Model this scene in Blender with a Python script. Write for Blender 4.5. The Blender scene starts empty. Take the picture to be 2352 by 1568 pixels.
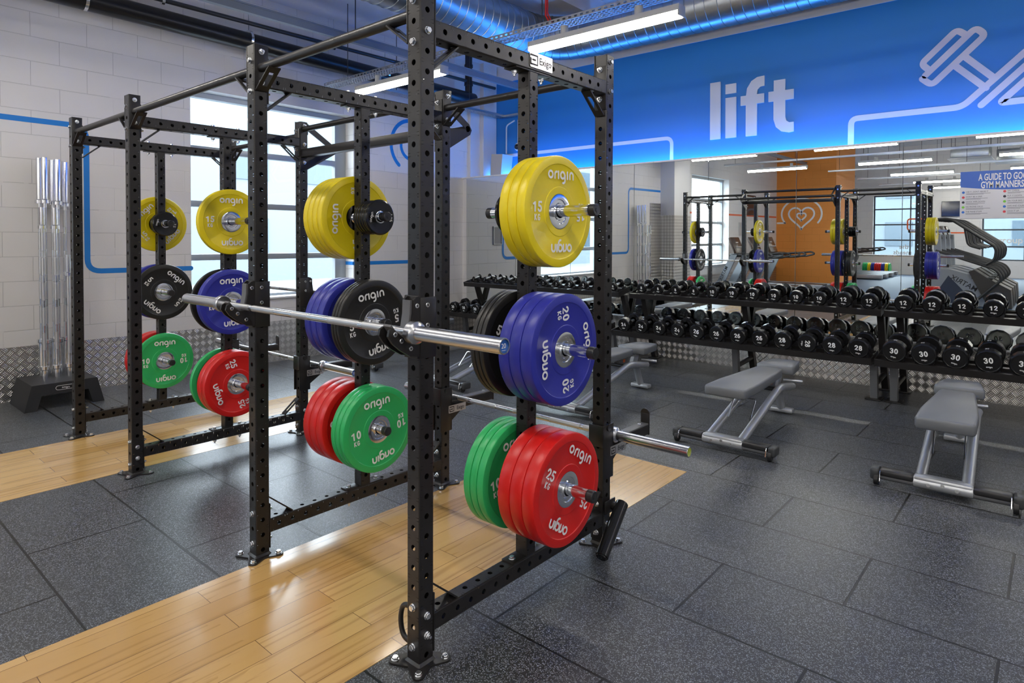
import bpy, bmesh, math, random
from mathutils import Vector, Matrix
PI = math.pi
R = math.radians
SC = bpy.context.scene
COL = SC.collection

# ------------------------------------------------------------------ camera
cam_d = bpy.data.cameras.new('camera')
cam = bpy.data.objects.new('camera', cam_d); COL.objects.link(cam)
_r = Vector((0.75745148, 0.65287304, 0.00490441)); _u = Vector((-0.01957716, 0.01520333, 0.99969275)); _f = Vector((-0.65259788, 0.75731476, -0.02429718))
cam.matrix_world = Matrix(((_r.x, _u.x, -_f.x, 0), (_r.y, _u.y, -_f.y, 0), (_r.z, _u.z, -_f.z, 1.4992), (0, 0, 0, 1)))
cam_d.sensor_width = 36.0
cam_d.lens = 1458.22 / 2352 * 36.0
cam_d.shift_y = -198.28 / 2352
cam_d.clip_start = 0.05; cam_d.clip_end = 200
SC.camera = cam
SC.view_settings.view_transform = 'Standard'; SC.view_settings.look = 'None'
SC.view_settings.gamma = 1.0; SC.view_settings.use_curve_mapping = False
SC.view_settings.exposure = 1.62
SC.cycles.use_denoising = True
SC.cycles.max_bounces = 10; SC.cycles.diffuse_bounces = 5; SC.cycles.glossy_bounces = 6
SC.cycles.sample_clamp_indirect = 4.0
SC.cycles.caustics_reflective = False; SC.cycles.caustics_refractive = False

# ------------------------------------------------------------------ world: overcast daylight
W = bpy.data.worlds.new('world'); SC.world = W; W.use_nodes = True
wn = W.node_tree.nodes; wn['Background'].inputs[0].default_value = (0.88, 0.95, 1.0, 1); wn['Background'].inputs[1].default_value = 4.2

LAMP_E = 15.0      # batten diffuser emission
STRIP_E = 30.0     # blue ledge strip emission

# ------------------------------------------------------------------ materials
MATS = {}
def srgb(c):
    return tuple(((v / 12.92) if v <= 0.04045 else ((v + 0.055) / 1.055) ** 2.4) for v in c)
def mat(name, col=(0.5, 0.5, 0.5), rough=0.5, metal=0.0, emit=None, es=0.0, spec=0.5, noise=0.0, nscale=20.0, bump=0.0, bscale=200.0, coat=0.0):
    if name in MATS: return MATS[name]
    m = bpy.data.materials.new(name); m.use_nodes = True
    nt = m.node_tree; b = nt.nodes['Principled BSDF']
    b.inputs['Base Color'].default_value = (*col, 1); b.inputs['Roughness'].default_value = rough
    b.inputs['Metallic'].default_value = metal; b.inputs['Specular IOR Level'].default_value = spec
    b.inputs['Coat Weight'].default_value = coat
    if emit: b.inputs['Emission Color'].default_value = (*emit, 1); b.inputs['Emission Strength'].default_value = es
    tc = nt.nodes.new('ShaderNodeTexCoord')
    if noise:
        n = nt.nodes.new('ShaderNodeTexNoise'); n.inputs['Scale'].default_value = nscale; n.inputs['Detail'].default_value = 4
        nt.links.new(tc.outputs['Object'], n.inputs['Vector'])
        mx = nt.nodes.new('ShaderNodeMix'); mx.data_type = 'RGBA'
        mx.inputs[6].default_value = (*[v * (1 - noise) for v in col], 1); mx.inputs[7].default_value = (*[min(1, v * (1 + noise)) for v in col], 1)
        nt.links.new(n.outputs['Fac'], mx.inputs[0]); nt.links.new(mx.outputs[2], b.inputs['Base Color'])
    if bump:
        n2 = nt.nodes.new('ShaderNodeTexNoise'); n2.inputs['Scale'].default_value = bscale; n2.inputs['Detail'].default_value = 3
        nt.links.new(tc.outputs['Object'], n2.inputs['Vector'])
        bp = nt.nodes.new('ShaderNodeBump'); bp.inputs['Strength'].default_value = bump; bp.inputs['Distance'].default_value = 0.002
        nt.links.new(n2.outputs['Fac'], bp.inputs['Height']); nt.links.new(bp.outputs['Normal'], b.inputs['Normal'])
    MATS[name] = m
    return m
def nodes_of(name, rough=0.5, metal=0.0, spec=0.5):
    m = mat(name, rough=rough, metal=metal, spec=spec); nt = m.node_tree
    return m, nt, nt.nodes['Principled BSDF']
def nn(nt, t, **kw):
    n = nt.nodes.new(t)
    for k, v in kw.items(): setattr(n, k, v)
    return n
def mth(nt, op, a, b=None, c=None):
    n = nn(nt, 'ShaderNodeMath', operation=op)
    for i, v in enumerate((a, b, c)):
        if v is None: continue
        if isinstance(v, (int, float)): n.inputs[i].default_value = v
        else: nt.links.new(v, n.inputs[i])
    return n.outputs[0]
def mixc(nt, f, a, b):
    n = nn(nt, 'ShaderNodeMix', data_type='RGBA')
    for i, v in ((0, f), (6, a), (7, b)):
        if isinstance(v, (int, float)): n.inputs[i].default_value = v
        elif isinstance(v, tuple): n.inputs[i].default_value = (*v, 1)
        else: nt.links.new(v, n.inputs[i])
    return n.outputs[2]
def geo_xyz(nt):
    g = nn(nt, 'ShaderNodeNewGeometry'); s = nn(nt, 'ShaderNodeSeparateXYZ')
    nt.links.new(g.outputs['Position'], s.inputs[0])
    return s.outputs[0], s.outputs[1], s.outputs[2], g.outputs['Position']
def comb(nt, x, y, z=0.0):
    c = nn(nt, 'ShaderNodeCombineXYZ')
    for i, v in enumerate((x, y, z)):
        if isinstance(v, (int, float)): c.inputs[i].default_value = v
        else: nt.links.new(v, c.inputs[i])
    return c.outputs[0]
def bump(nt, b, h, dist, strength=1.0):
    bp = nn(nt, 'ShaderNodeBump'); bp.inputs['Strength'].default_value = strength; bp.inputs['Distance'].default_value = dist
    nt.links.new(h, bp.inputs['Height']); nt.links.new(bp.outputs['Normal'], b.inputs['Normal'])
def noise(nt, vec, scale, detail=3, rough=0.5):
    n = nn(nt, 'ShaderNodeTexNoise'); n.inputs['Scale'].default_value = scale; n.inputs['Detail'].default_value = detail; n.inputs['Roughness'].default_value = rough
    nt.links.new(vec, n.inputs['Vector']); return n.outputs['Fac']
def brick(nt, vec, w, h, mortar, c1=(1, 1, 1), c2=(1, 1, 1), cm=(0, 0, 0), off=0.5, smooth=0.1):
    n = nn(nt, 'ShaderNodeTexBrick'); n.offset = off; n.offset_frequency = 2; n.squash = 1.0
    for k, v in (('Color1', (*c1, 1)), ('Color2', (*c2, 1)), ('Mortar', (*cm, 1)), ('Scale', 1.0), ('Mortar Size', mortar), ('Mortar Smooth', smooth), ('Bias', 0.0), ('Brick Width', w), ('Row Height', h)):
        n.inputs[k].default_value = v
    nt.links.new(vec, n.inputs['Vector']); return n

def rubber_floor(name, ox, oy):
    m, nt, b = nodes_of(name, rough=0.42, spec=0.5)
    x, y, z, pos = geo_xyz(nt)
    wob = mth(nt, 'MULTIPLY', mth(nt, 'SUBTRACT', noise(nt, pos, 60, 2), 0.5), 0.006)
    vec = comb(nt, mth(nt, 'ADD', mth(nt, 'SUBTRACT', x, ox), wob), mth(nt, 'ADD', mth(nt, 'SUBTRACT', y, oy), wob))
    br = brick(nt, vec, 1.017, 0.512, 0.0065, smooth=0.3)
    # elongated pale flecks in black crumb
    wv = nn(nt, 'ShaderNodeTexNoise'); wv.inputs['Scale'].default_value = 80; wv.inputs['Detail'].default_value = 1
    nt.links.new(pos, wv.inputs['Vector'])
    sub = nn(nt, 'ShaderNodeVectorMath', operation='MULTIPLY_ADD'); nt.links.new(wv.outputs['Color'], sub.inputs[0]); sub.inputs[1].default_value = (0.016, 0.016, 0); nt.links.new(pos, sub.inputs[2])
    fl = None
    for k, (sx, sy, rot) in enumerate(((330, 120, 0.3), (130, 310, 0.9))):
        mp = nn(nt, 'ShaderNodeMapping'); mp.inputs['Scale'].default_value = (sx, sy, 1); mp.inputs['Rotation'].default_value = (0, 0, rot)
        nt.links.new(sub.outputs[0], mp.inputs['Vector'])
        vo = nn(nt, 'ShaderNodeTexVoronoi', voronoi_dimensions='2D'); vo.inputs['Scale'].default_value = 1.0; nt.links.new(mp.outputs[0], vo.inputs['Vector'])
        sp = nn(nt, 'ShaderNodeSeparateColor'); nt.links.new(vo.outputs['Color'], sp.inputs[0])
        g = mth(nt, 'MULTIPLY', mth(nt, 'LESS_THAN', vo.outputs['Distance'], 0.30), mth(nt, 'GREATER_THAN', sp.outputs[0], 0.70))
        fl = g if fl is None else mth(nt, 'MAXIMUM', fl, g)
    patch = noise(nt, pos, 1.3, 3)
    base = mixc(nt, patch, (0.023, 0.0245, 0.027), (0.043, 0.045, 0.049))
    base = mixc(nt, noise(nt, pos, 260, 2), base, (0.045, 0.048, 0.052))
    c = mixc(nt, mth(nt, 'MULTIPLY', fl, 0.75), base, (0.36, 0.39, 0.44))
    c = mixc(nt, br.outputs['Fac'], c, (0.006, 0.006, 0.006))
    nt.links.new(c, b.inputs['Base Color'])
    nt.links.new(mth(nt, 'ADD', mth(nt, 'MULTIPLY', patch, 0.14), 0.28), b.inputs['Roughness'])
    h = mth(nt, 'SUBTRACT', mth(nt, 'MULTIPLY', noise(nt, pos, 420, 2), 0.18), br.outputs['Fac'])
    bump(nt, b, h, 0.0015, 0.6)
    return m
def wood_floor():
    m, nt, b = nodes_of('oak_boards', rough=0.2, spec=0.5); b.inputs['Coat Weight'].default_value = 0.35; b.inputs['Coat Roughness'].default_value = 0.12
    x, y, z, pos = geo_xyz(nt)
    vec = comb(nt, mth(nt, 'ADD', y, 0.37), mth(nt, 'ADD', x, 0.02))
    br = brick(nt, vec, 0.93, 0.1235, 0.0012, c1=(0, 0, 0), c2=(1, 1, 1), cm=(0.5, 0.5, 0.5), off=0.37, smooth=0.0)
    rnd = nn(nt, 'ShaderNodeSeparateColor'); nt.links.new(br.outputs['Color'], rnd.inputs[0])
    gv = comb(nt, mth(nt, 'MULTIPLY', x, 16), mth(nt, 'MULTIPLY', y, 1.3), mth(nt, 'MULTIPLY', rnd.outputs[0], 30))
    g1 = noise(nt, gv, 1.0, 5, 0.65)
    gv2 = comb(nt, mth(nt, 'MULTIPLY', x, 60), mth(nt, 'MULTIPLY', y, 2.5), mth(nt, 'MULTIPLY', rnd.outputs[0], 11))
    g2 = noise(nt, gv2, 1.0, 6, 0.7)
    wv = nn(nt, 'ShaderNodeTexWave', wave_type='BANDS', bands_direction='X'); wv.inputs['Scale'].default_value = 0.42; wv.inputs['Distortion'].default_value = 14.0; wv.inputs['Detail'].default_value = 4; wv.inputs['Detail Scale'].default_value = 0.5
    nt.links.new(gv, wv.inputs['Vector'])
    c = mixc(nt, rnd.outputs[0], (0.56, 0.33, 0.105), (0.72, 0.47, 0.19))
    c = mixc(nt, mth(nt, 'MULTIPLY', g1, 0.55), c, (0.50, 0.27, 0.08))
    c = mixc(nt, mth(nt, 'MULTIPLY', mth(nt, 'MULTIPLY', mth(nt, 'POWER', wv.outputs['Fac'], 5.0), mth(nt, 'GREATER_THAN', noise(nt, comb(nt, mth(nt, 'MULTIPLY', x, 5), mth(nt, 'MULTIPLY', y, 1.1), mth(nt, 'MULTIPLY', rnd.outputs[0], 5)), 1.0, 2), 0.50)), 0.42), c, (0.30, 0.145, 0.035))
    c = mixc(nt, mth(nt, 'MULTIPLY', mth(nt, 'GREATER_THAN', g2, 0.62), 0.28), c, (0.30, 0.16, 0.05))
    c = mixc(nt, br.outputs['Fac'], c, (0.16, 0.08, 0.03))
    nt.links.new(c, b.inputs['Base Color'])
    nt.links.new(mth(nt, 'ADD', mth(nt, 'MULTIPLY', g1, 0.12), 0.15), b.inputs['Roughness'])
    bump(nt, b, mth(nt, 'SUBTRACT', mth(nt, 'MULTIPLY', g2, 0.06), br.outputs['Fac']), 0.0008, 0.6)
    return m
def block_wall(name, col, axis, mort=None, dark=0.75, stripes=()):
    """painted blockwork; axis 'x' = courses run along X"""
    m, nt, b = nodes_of(name, rough=0.55, spec=0.35)
    x, y, z, pos = geo_xyz(nt)
    h = x if axis == 'x' else y
    br = brick(nt, comb(nt, mth(nt, 'ADD', h, 20.13), mth(nt, 'ADD', z, 0.04)), 0.452, 0.2265, 0.0035, smooth=0.6)
    n = noise(nt, pos, 2.2, 4)
    c = mixc(nt, n, tuple(v * 0.95 for v in col), tuple(min(1, v * 1.04) for v in col))
    broken = mth(nt, 'MULTIPLY', br.outputs['Fac'], mth(nt, 'GREATER_THAN', noise(nt, pos, 1.1, 2), 0.44))
    c = mixc(nt, mth(nt, 'MULTIPLY', broken, 0.45), c, tuple(v * 0.45 for v in col))
    nt.links.new(c, b.inputs['Base Color'])
    bump(nt, b, mth(nt, 'SUBTRACT', mth(nt, 'MULTIPLY', noise(nt, pos, 90, 4), 0.25), br.outputs['Fac']), 0.004, 0.55)
    return m
def tread_plate():
    m, nt, b = nodes_of('aluminium_tread_plate', rough=0.3, metal=1.0)
    x, y, z, pos = geo_xyz(nt)
    h = mth(nt, 'ADD', x, y)
    s = 1 / 0.052
    u = mth(nt, 'MULTIPLY', mth(nt, 'ADD', h, z), s * 0.7071); v = mth(nt, 'MULTIPLY', mth(nt, 'SUBTRACT', h, z), s * 0.7071)
    cu = mth(nt, 'FLOOR', u); cv = mth(nt, 'FLOOR', v)
    par = mth(nt, 'MODULO', mth(nt, 'ABSOLUTE', mth(nt, 'ADD', cu, cv)), 2.0)
    fu = mth(nt, 'FRACT', u); fv = mth(nt, 'FRACT', v)
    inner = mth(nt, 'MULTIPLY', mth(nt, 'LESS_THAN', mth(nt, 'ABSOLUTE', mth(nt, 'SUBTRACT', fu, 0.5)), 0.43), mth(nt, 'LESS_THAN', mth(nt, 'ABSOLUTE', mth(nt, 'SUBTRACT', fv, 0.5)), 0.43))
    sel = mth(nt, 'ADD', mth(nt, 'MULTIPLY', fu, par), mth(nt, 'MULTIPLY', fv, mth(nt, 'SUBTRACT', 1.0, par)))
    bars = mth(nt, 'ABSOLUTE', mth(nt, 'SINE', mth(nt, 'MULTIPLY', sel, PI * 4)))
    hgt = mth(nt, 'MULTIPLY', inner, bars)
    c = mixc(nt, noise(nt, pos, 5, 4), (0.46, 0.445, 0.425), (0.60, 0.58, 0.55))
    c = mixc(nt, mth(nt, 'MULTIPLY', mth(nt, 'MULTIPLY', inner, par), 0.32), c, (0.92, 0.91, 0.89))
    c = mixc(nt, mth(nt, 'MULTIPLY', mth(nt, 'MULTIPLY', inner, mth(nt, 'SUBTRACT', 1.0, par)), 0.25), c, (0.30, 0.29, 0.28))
    nt.links.new(c, b.inputs['Base Color'])
    bump(nt, b, hgt, 0.003, 0.9)
    return m
def spiral_duct():
    m, nt, b = nodes_of('galvanised_duct', rough=0.32, metal=1.0)
    x, y, z, pos = geo_xyz(nt)
    c = mixc(nt, noise(nt, pos, 9, 5, 0.7), (0.30, 0.32, 0.33), (0.50, 0.52, 0.53))
    nt.links.new(c, b.inputs['Base Color'])
    return m
def perforated():
    m, nt, b = nodes_of('perforated_tray_steel', rough=0.35, metal=1.0)
    b.inputs['Base Color'].default_value = (0.55, 0.57, 0.6, 1)
    return m
def glass_dirty():
    m = bpy.data.materials.new('window_glass'); m.use_nodes = True; nt = m.node_tree; nt.nodes.clear()
    o = nn(nt, 'ShaderNodeOutputMaterial'); t = nn(nt, 'ShaderNodeBsdfTransparent'); g = nn(nt, 'ShaderNodeBsdfGlossy'); mx = nn(nt, 'ShaderNodeMixShader')
    t.inputs[0].default_value = (0.93, 0.97, 1, 1); g.inputs['Roughness'].default_value = 0.02; mx.inputs[0].default_value = 0.02
    nt.links.new(t.outputs[0], mx.inputs[1]); nt.links.new(g.outputs[0], mx.inputs[2]); nt.links.new(mx.outputs[0], o.inputs[0])
    return m

steel = mat('black_powder_coat', (0.017, 0.0155, 0.0155), 0.31, spec=0.45, bump=0.15, bscale=600)
chrome = mat('polished_chrome', (0.82, 0.83, 0.85), 0.12, 1.0)
brushed = mat('brushed_steel', (0.62, 0.63, 0.65), 0.27, 1.0)
knurl = mat('knurled_steel', (0.60, 0.61, 0.62), 0.42, 1.0)
zinc = mat('zinc_bolt', (0.80, 0.81, 0.82), 0.22, 1.0)
blackrub = mat('black_rubber', (0.012, 0.012, 0.013), 0.42)
blackplas = mat('black_plastic', (0.02, 0.02, 0.022), 0.35)
white_ink = mat('white_lettering', (0.86, 0.86, 0.86), 0.5)
bump_y = mat('yellow_bumper_rubber', (0.86, 0.68, 0.012), 0.34, bump=0.1, bscale=150)
bump_b = mat('blue_bumper_rubber', (0.028, 0.034, 0.34), 0.36, bump=0.1, bscale=150)
bump_r = mat('red_bumper_rubber', (0.66, 0.012, 0.010), 0.34, bump=0.1, bscale=150)
bump_g = mat('green_bumper_rubber', (0.03, 0.46, 0.13), 0.34, bump=0.1, bscale=150)
bump_k = mat('black_bumper_rubber', (0.014, 0.0135, 0.013), 0.36, bump=0.1, bscale=150)
ureth = mat('glossy_black_urethane', (0.008, 0.008, 0.009), 0.22, spec=0.5)
pad_m = mat('grey_vinyl', (0.155, 0.165, 0.18), 0.42, bump=0.12, bscale=500)
silver = mat('silver_paint', (0.52, 0.54, 0.57), 0.3, 0.6)
legsilver = mat('grey_leg_paint', (0.20, 0.205, 0.22), 0.38, 0.3)
white_p = mat('white_paint', (0.70, 0.70, 0.72), 0.5, noise=0.03, nscale=3)
frame_al = mat('grey_window_frame', (0.30, 0.33, 0.36), 0.4, 0.3)
blue_cap = mat('blue_end_cap', (0.02, 0.12, 0.50), 0.3)
yel_cap = mat('lime_end_cap', (0.62, 0.75, 0.03), 0.3)
stripe_b = mat('blue_wall_stripe', (0.012, 0.22, 0.68), 0.5)
stripe_o = mat('orange_wall_stripe', (0.80, 0.13, 0.03), 0.5)
tread = tread_plate()
blackpipe = mat('black_pipe_lagging', (0.006, 0.006, 0.008), 0.3, bump=0.3, bscale=30)
greypipe = mat('dark_conduit', (0.05, 0.055, 0.065), 0.4, 0.3)
galv = spiral_duct()
orange_w = block_wall('orange_blockwork', (0.83, 0.30, 0.055), 'x')

# ------------------------------------------------------------------ mesh helpers
def fin(bm, name, mats, parent=None, smooth=35, loc=None, mesh=None):
    """close a bmesh into one linked mesh object"""
    if mesh is None:
        me = bpy.data.meshes.new(name); bm.normal_update(); bm.to_mesh(me); bm.free()
        for m in (mats if isinstance(mats, (list, tuple)) else [mats]): me.materials.append(m)
        me.polygons.foreach_set('use_smooth', [True] * len(me.polygons))
        if hasattr(me, 'set_sharp_from_angle'): me.set_sharp_from_angle(angle=R(smooth))
    else: me = mesh
    o = bpy.data.objects.new(name, me); COL.objects.link(o)
    if parent: o.parent = parent
    if loc is not None: o.location = loc
    return o
def B(): return bmesh.new()
def mark(bm, faces, mi, M=None):
    for f in faces: f.material_index = mi
def box(bm, lo, hi, bev=0.0, mi=0, M=None, seg=2):
    c = [(a + b) / 2 for a, b in zip(lo, hi)]; s = [abs(b - a) for a, b in zip(lo, hi)]
    mt = Matrix.Translation(c) @ Matrix.Diagonal((*s, 1))
    if M is not None: mt = M @ mt
    r = bmesh.ops.create_cube(bm, size=1.0, matrix=mt)
    vs = r['verts']; fs = {f for v in vs for f in v.link_faces}
    mark(bm, fs, mi)
    if bev:
        es = list({e for v in vs for e in v.link_edges})
        rr = bmesh.ops.bevel(bm, geom=es, offset=min(bev, min(s) * 0.45), segments=seg, affect='EDGES', profile=0.5, clamp_overlap=True)
        mark(bm, rr['faces'], mi)
def frame_of(d):
    d = Vector(d).normalized()
    a = Vector((0, 0, 1)) if abs(d.z) < 0.9 else Vector((0, 1, 0))
    x = a.cross(d).normalized(); y = d.cross(x)
    return x, y, d
def ring(bm, c, x, y, r, n, ph=0.0):
    return [bm.verts.new(c + x * (r * math.cos(2 * PI * i / n + ph)) + y * (r * math.sin(2 * PI * i / n + ph))) for i in range(n)]
def skinr(bm, a, b, mi=0):
    n = len(a)
    for i in range(n):
        f = bm.faces.new((a[i], a[(i + 1) % n], b[(i + 1) % n], b[i])); f.material_index = mi
def cyl(bm, p0, p1, r, n=16, mi=0, r2=None, caps=True, bev=0.0, ph=0.0):
    p0 = Vector(p0); p1 = Vector(p1); x, y, d = frame_of(p1 - p0); L = (p1 - p0).length
    r2 = r if r2 is None else r2
    if bev: prof = [(r - bev, 0), (r, bev), (r2, L - bev), (r2 - bev, L)]
    else: prof = [(r, 0), (r2, L)]
    rs = [ring(bm, p0 + d * h, x, y, q, n, ph) for q, h in prof]
    for a, b in zip(rs, rs[1:]): skinr(bm, a, b, mi)
    if caps:
        f = bm.faces.new(rs[0][::-1]); f.material_index = mi
        f = bm.faces.new(rs[-1]); f.material_index = mi
def lathe(bm, prof, o=(0, 0, 0), d=(0, 0, 1), n=32, mi=0, mis=None, closed=False):
    o = Vector(o); x, y, d = frame_of(d)
    rs = [ring(bm, o + d * h, x, y, max(r, 1e-4), n) for r, h in prof]
    pr = list(zip(rs, rs[1:])) + ([(rs[-1], rs[0])] if closed else [])
    for i, (a, b) in enumerate(pr): skinr(bm, a, b, mis[i] if mis else mi)
def tube(bm, pts, r, n=10, mi=0, caps=True, flat=1.0):
    pts = [Vector(p) for p in pts]; rs = []; px = None
    for i, p in enumerate(pts):
        t = (pts[min(i + 1, len(pts) - 1)] - pts[max(i - 1, 0)]).normalized()
        if px is None: x, y, _ = frame_of(t)
        else:
            x = (px - t * px.dot(t)).normalized(); y = t.cross(x)
        px = x
        rr = r[i] if isinstance(r, (list, tuple)) else r
        rs.append([bm.verts.new(p + x * (rr * math.cos(2 * PI * k / n)) + y * (rr * flat * math.sin(2 * PI * k / n))) for k in range(n)])
    for a, b in zip(rs, rs[1:]): skinr(bm, a, b, mi)
    if caps:
        bm.faces.new(rs[0][::-1]).material_index = mi; bm.faces.new(rs[-1]).material_index = mi
def bez(pts, n=8):
    """round the corners of a polyline"""
    out = [Vector(pts[0])]
    for a, b, c in zip(pts, pts[1:], pts[2:]):
        a, b, c = Vector(a), Vector(b), Vector(c)
        k = min((a - b).length, (c - b).length) * 0.45; k = min(k, n_r[0])
        s = b + (a - b).normalized() * k; e = b + (c - b).normalized() * k
        for i in range(n + 1):
            t = i / n; out.append(s * (1 - t) ** 2 + b * 2 * t * (1 - t) + e * t * t)
    out.append(Vector(pts[-1])); return out
n_r = [0.1]
def rnd(pts, r, n=6):
    n_r[0] = r; return bez(pts, n)
def prism(bm, poly, a0, a1, axis='x', mi=0, M=None):
    """extrude a 2-D polygon: axis x -> (y,z), y -> (x,z), z -> (x,y)"""
    def P(p, a):
        v = Vector((a, p[0], p[1])) if axis == 'x' else Vector((p[0], a, p[1])) if axis == 'y' else Vector((p[0], p[1], a))
        return M @ v if M is not None else v
    A = [bm.verts.new(P(p, a0)) for p in poly]; Bv = [bm.verts.new(P(p, a1)) for p in poly]
    fs = [bm.faces.new(A[::-1]), bm.faces.new(Bv)]
    n = len(poly)
    for i in range(n): fs.append(bm.faces.new((A[i], A[(i + 1) % n], Bv[(i + 1) % n], Bv[i])))
    bmesh.ops.recalc_face_normals(bm, faces=fs)
    mark(bm, fs, mi)
def frame_prism(bm, outer, inner, a0, a1, axis='x', mi=0):
    """plate with one hole; outer and inner have the same count of points"""
    def P(p, a):
        return Vector((a, p[0], p[1])) if axis == 'x' else Vector((p[0], a, p[1])) if axis == 'y' else Vector((p[0], p[1], a))
    n = len(outer); fs = []
    A = [[bm.verts.new(P(p, a)) for p in poly] for poly in (outer, inner) for a in (a0, a1)]
    o0, o1, i0, i1 = A
    for i in range(n):
        j = (i + 1) % n
        for q in ((o0[i], o0[j], i0[j], i0[i]), (o1[i], i1[i], i1[j], o1[j]), (o0[i], o1[i], o1[j], o0[j]), (i0[i], i0[j], i1[j], i1[i])):
            fs.append(bm.faces.new(q))
    bmesh.ops.recalc_face_normals(bm, faces=fs); mark(bm, fs, mi)
def rrect(w, h, r, n=5, cx=0, cy=0):
    out = []
    for sx, sy, a in ((1, 1, 0), (-1, 1, 90), (-1, -1, 180), (1, -1, 270)):
        for i in range(n + 1):
            t = R(a + 90 * i / n); out.append((cx + sx * (w / 2 - r) + r * math.cos(t), cy + sy * (h / 2 - r) + r * math.sin(t)))
    return out
_TX = {}
def text_geo(s, bold=0.0, space=1.0):
    k = (s, bold, space)
    if k in _TX: return _TX[k]
    cu = bpy.data.curves.new('t', 'FONT'); cu.body = s; cu.size = 1.0; cu.align_x = 'CENTER'; cu.align_y = 'CENTER'; cu.offset = bold; cu.space_character = space
    cu.resolution_u = 3; cu.extrude = 0.0; cu.fill_mode = 'FRONT'
    o = bpy.data.objects.new('t', cu); COL.objects.link(o)
    dg = bpy.context.evaluated_depsgraph_get(); ev = o.evaluated_get(dg); me = ev.to_mesh()
    vs = [v.co.copy() for v in me.vertices]; fs = [tuple(p.vertices) for p in me.polygons]
    ev.to_mesh_clear(); bpy.data.objects.remove(o); bpy.data.curves.remove(cu)
    _TX[k] = (vs, fs); return _TX[k]
def text(bm, s, size, M, mi=1, bold=0.02, sx=1.0, space=1.0):
    vs, fs = text_geo(s, bold, space)
    V = [bm.verts.new(M @ Vector((v.x * size * sx, v.y * size, 0))) for v in vs]
    for f in fs:
        try: g = bm.faces.new([V[i] for i in f]); g.material_index = mi
        except ValueError: pass
def stroke(bm, pts, w, M, mi=1, closed=False, h=0.0):
    """flat ribbon with round ends along a 2-D polyline"""
    P = [Vector((*p, 0)) for p in pts]; n = len(P); L = []; Rr = []
    for i in range(n):
        a = P[(i - 1) % n] if closed else P[max(i - 1, 0)]; b = P[(i + 1) % n] if closed else P[min(i + 1, n - 1)]
        t = (b - a).normalized(); nrm = Vector((-t.y, t.x, 0))
        L.append(bm.verts.new(M @ (P[i] + nrm * w / 2 + Vector((0, 0, h))))); Rr.append(bm.verts.new(M @ (P[i] - nrm * w / 2 + Vector((0, 0, h)))))
    m = n if closed else n - 1
    for i in range(m):
        j = (i + 1) % n
        f = bm.faces.new((Rr[i], Rr[j], L[j], L[i])); f.material_index = mi
    if not closed:
        for i, sgn in ((0, -1), (n - 1, 1)):
            t = ((P[1] - P[0]) if i == 0 else (P[-1] - P[-2])).normalized() * sgn; nr = Vector((-t.y, t.x, 0))
            arc = [P[i] + nr * (w / 2 * math.cos(PI * k / 6)) + t * (w / 2 * math.sin(PI * k / 6)) + Vector((0, 0, h)) for k in range(7)]
            f = bm.faces.new([bm.verts.new(M @ q) for q in arc][::-1]); f.material_index = mi
def arc(cx, cy, r, a0, a1, n=14, ry=None):
    ry = ry or r
    return [(cx + r * math.cos(R(a0 + (a1 - a0) * i / n)), cy + ry * math.sin(R(a0 + (a1 - a0) * i / n))) for i in range(n + 1)]
def logo(bm, M, xh, mi=1):
    """the rounded lower-case wordmark on plates; xh = x-height"""
    w = 0.25; S = Matrix.Diagonal((xh, xh, 1, 1)); T = M @ S @ Matrix.Translation((-2.36, -0.5, 0))
    e = [0.0]
    def st(p, **k):
        e[0] += 0.002; stroke(bm, p, w, T, mi, h=e[0], **k)
    st(arc(0.5, 0.5, 0.385, 0, 360, 22)[:-1], closed=True)
    st([(1.22, 0.12), (1.22, 0.52)] + arc(1.52, 0.55, 0.30, 180, 95, 6) + [(1.60, 0.86)])
    st([(1.83, 0.12), (1.83, 0.88)])
    st(arc(2.55, 0.5, 0.385, 0, 360, 22)[:-1], closed=True)
    st([(2.935, 0.5)] + [(2.935, -0.05)] + arc(2.60, -0.08, 0.335, 0, -100, 8))
    st([(3.33, 0.12), (3.33, 0.88)])
    st([(3.74, 0.12), (3.74, 0.55)] + arc(4.07, 0.55, 0.33, 180, 0, 12) + [(4.40, 0.12)])
GLYPH = {'0': [(arc(.31, .5, .20, 0, 360, 20, .40)[:-1], True)], '1': [([(.10, .70), (.24, .76), (.33, .90), (.33, .10)], False)],
 '2': [(arc(.30, .67, .20, 165, -25, 10, .22) + [(.12, .12), (.52, .12)], False)], '3': [(arc(.29, .69, .18, 155, -85, 9, .205), False), (arc(.29, .31, .20, 85, -155, 10, .21), False)],
 '4': [([(.44, .10), (.44, .86), (.08, .32), (.58, .32)], False)], '5': [([(.50, .88), (.18, .88), (.14, .50)] + arc(.28, .33, .21, 115, -155, 10, .23), False)],
 '6': [(arc(.31, .32, .20, 0, 360, 18, .22)[:-1], True), ([(.11, .34), (.14, .62), (.28, .86), (.48, .84)], False)], '8': [(arc(.31, .69, .165, 0, 360, 16, .185)[:-1], True), (arc(.31, .30, .20, 0, 360, 16, .20)[:-1], True)],
 'K': [([(.12, .10), (.12, .90)], False), ([(.50, .90), (.17, .50), (.54, .10)], False)], 'G': [(arc(.33, .5, .23, 48, 318, 14, .40) + [(.55, .46), (.38, .46)], False)], '.': [([(.12, .10), (.121, .10)], False)]}
def digits(bm, s_, h, M, mi=1, w=0.19, adv=0.68):
    tot = adv * len(s_) - 0.06; e = 0.0
    for i, ch in enumerate(s_):
        for pts, cl_ in GLYPH[ch]:
            e += 0.0015; T = M @ Matrix.Diagonal((h, h, 1, 1)) @ Matrix.Translation((i * adv - tot / 2, -0.5, 0))
            stroke(bm, pts, w, T, mi, closed=cl_, h=e * 0.12)
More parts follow.
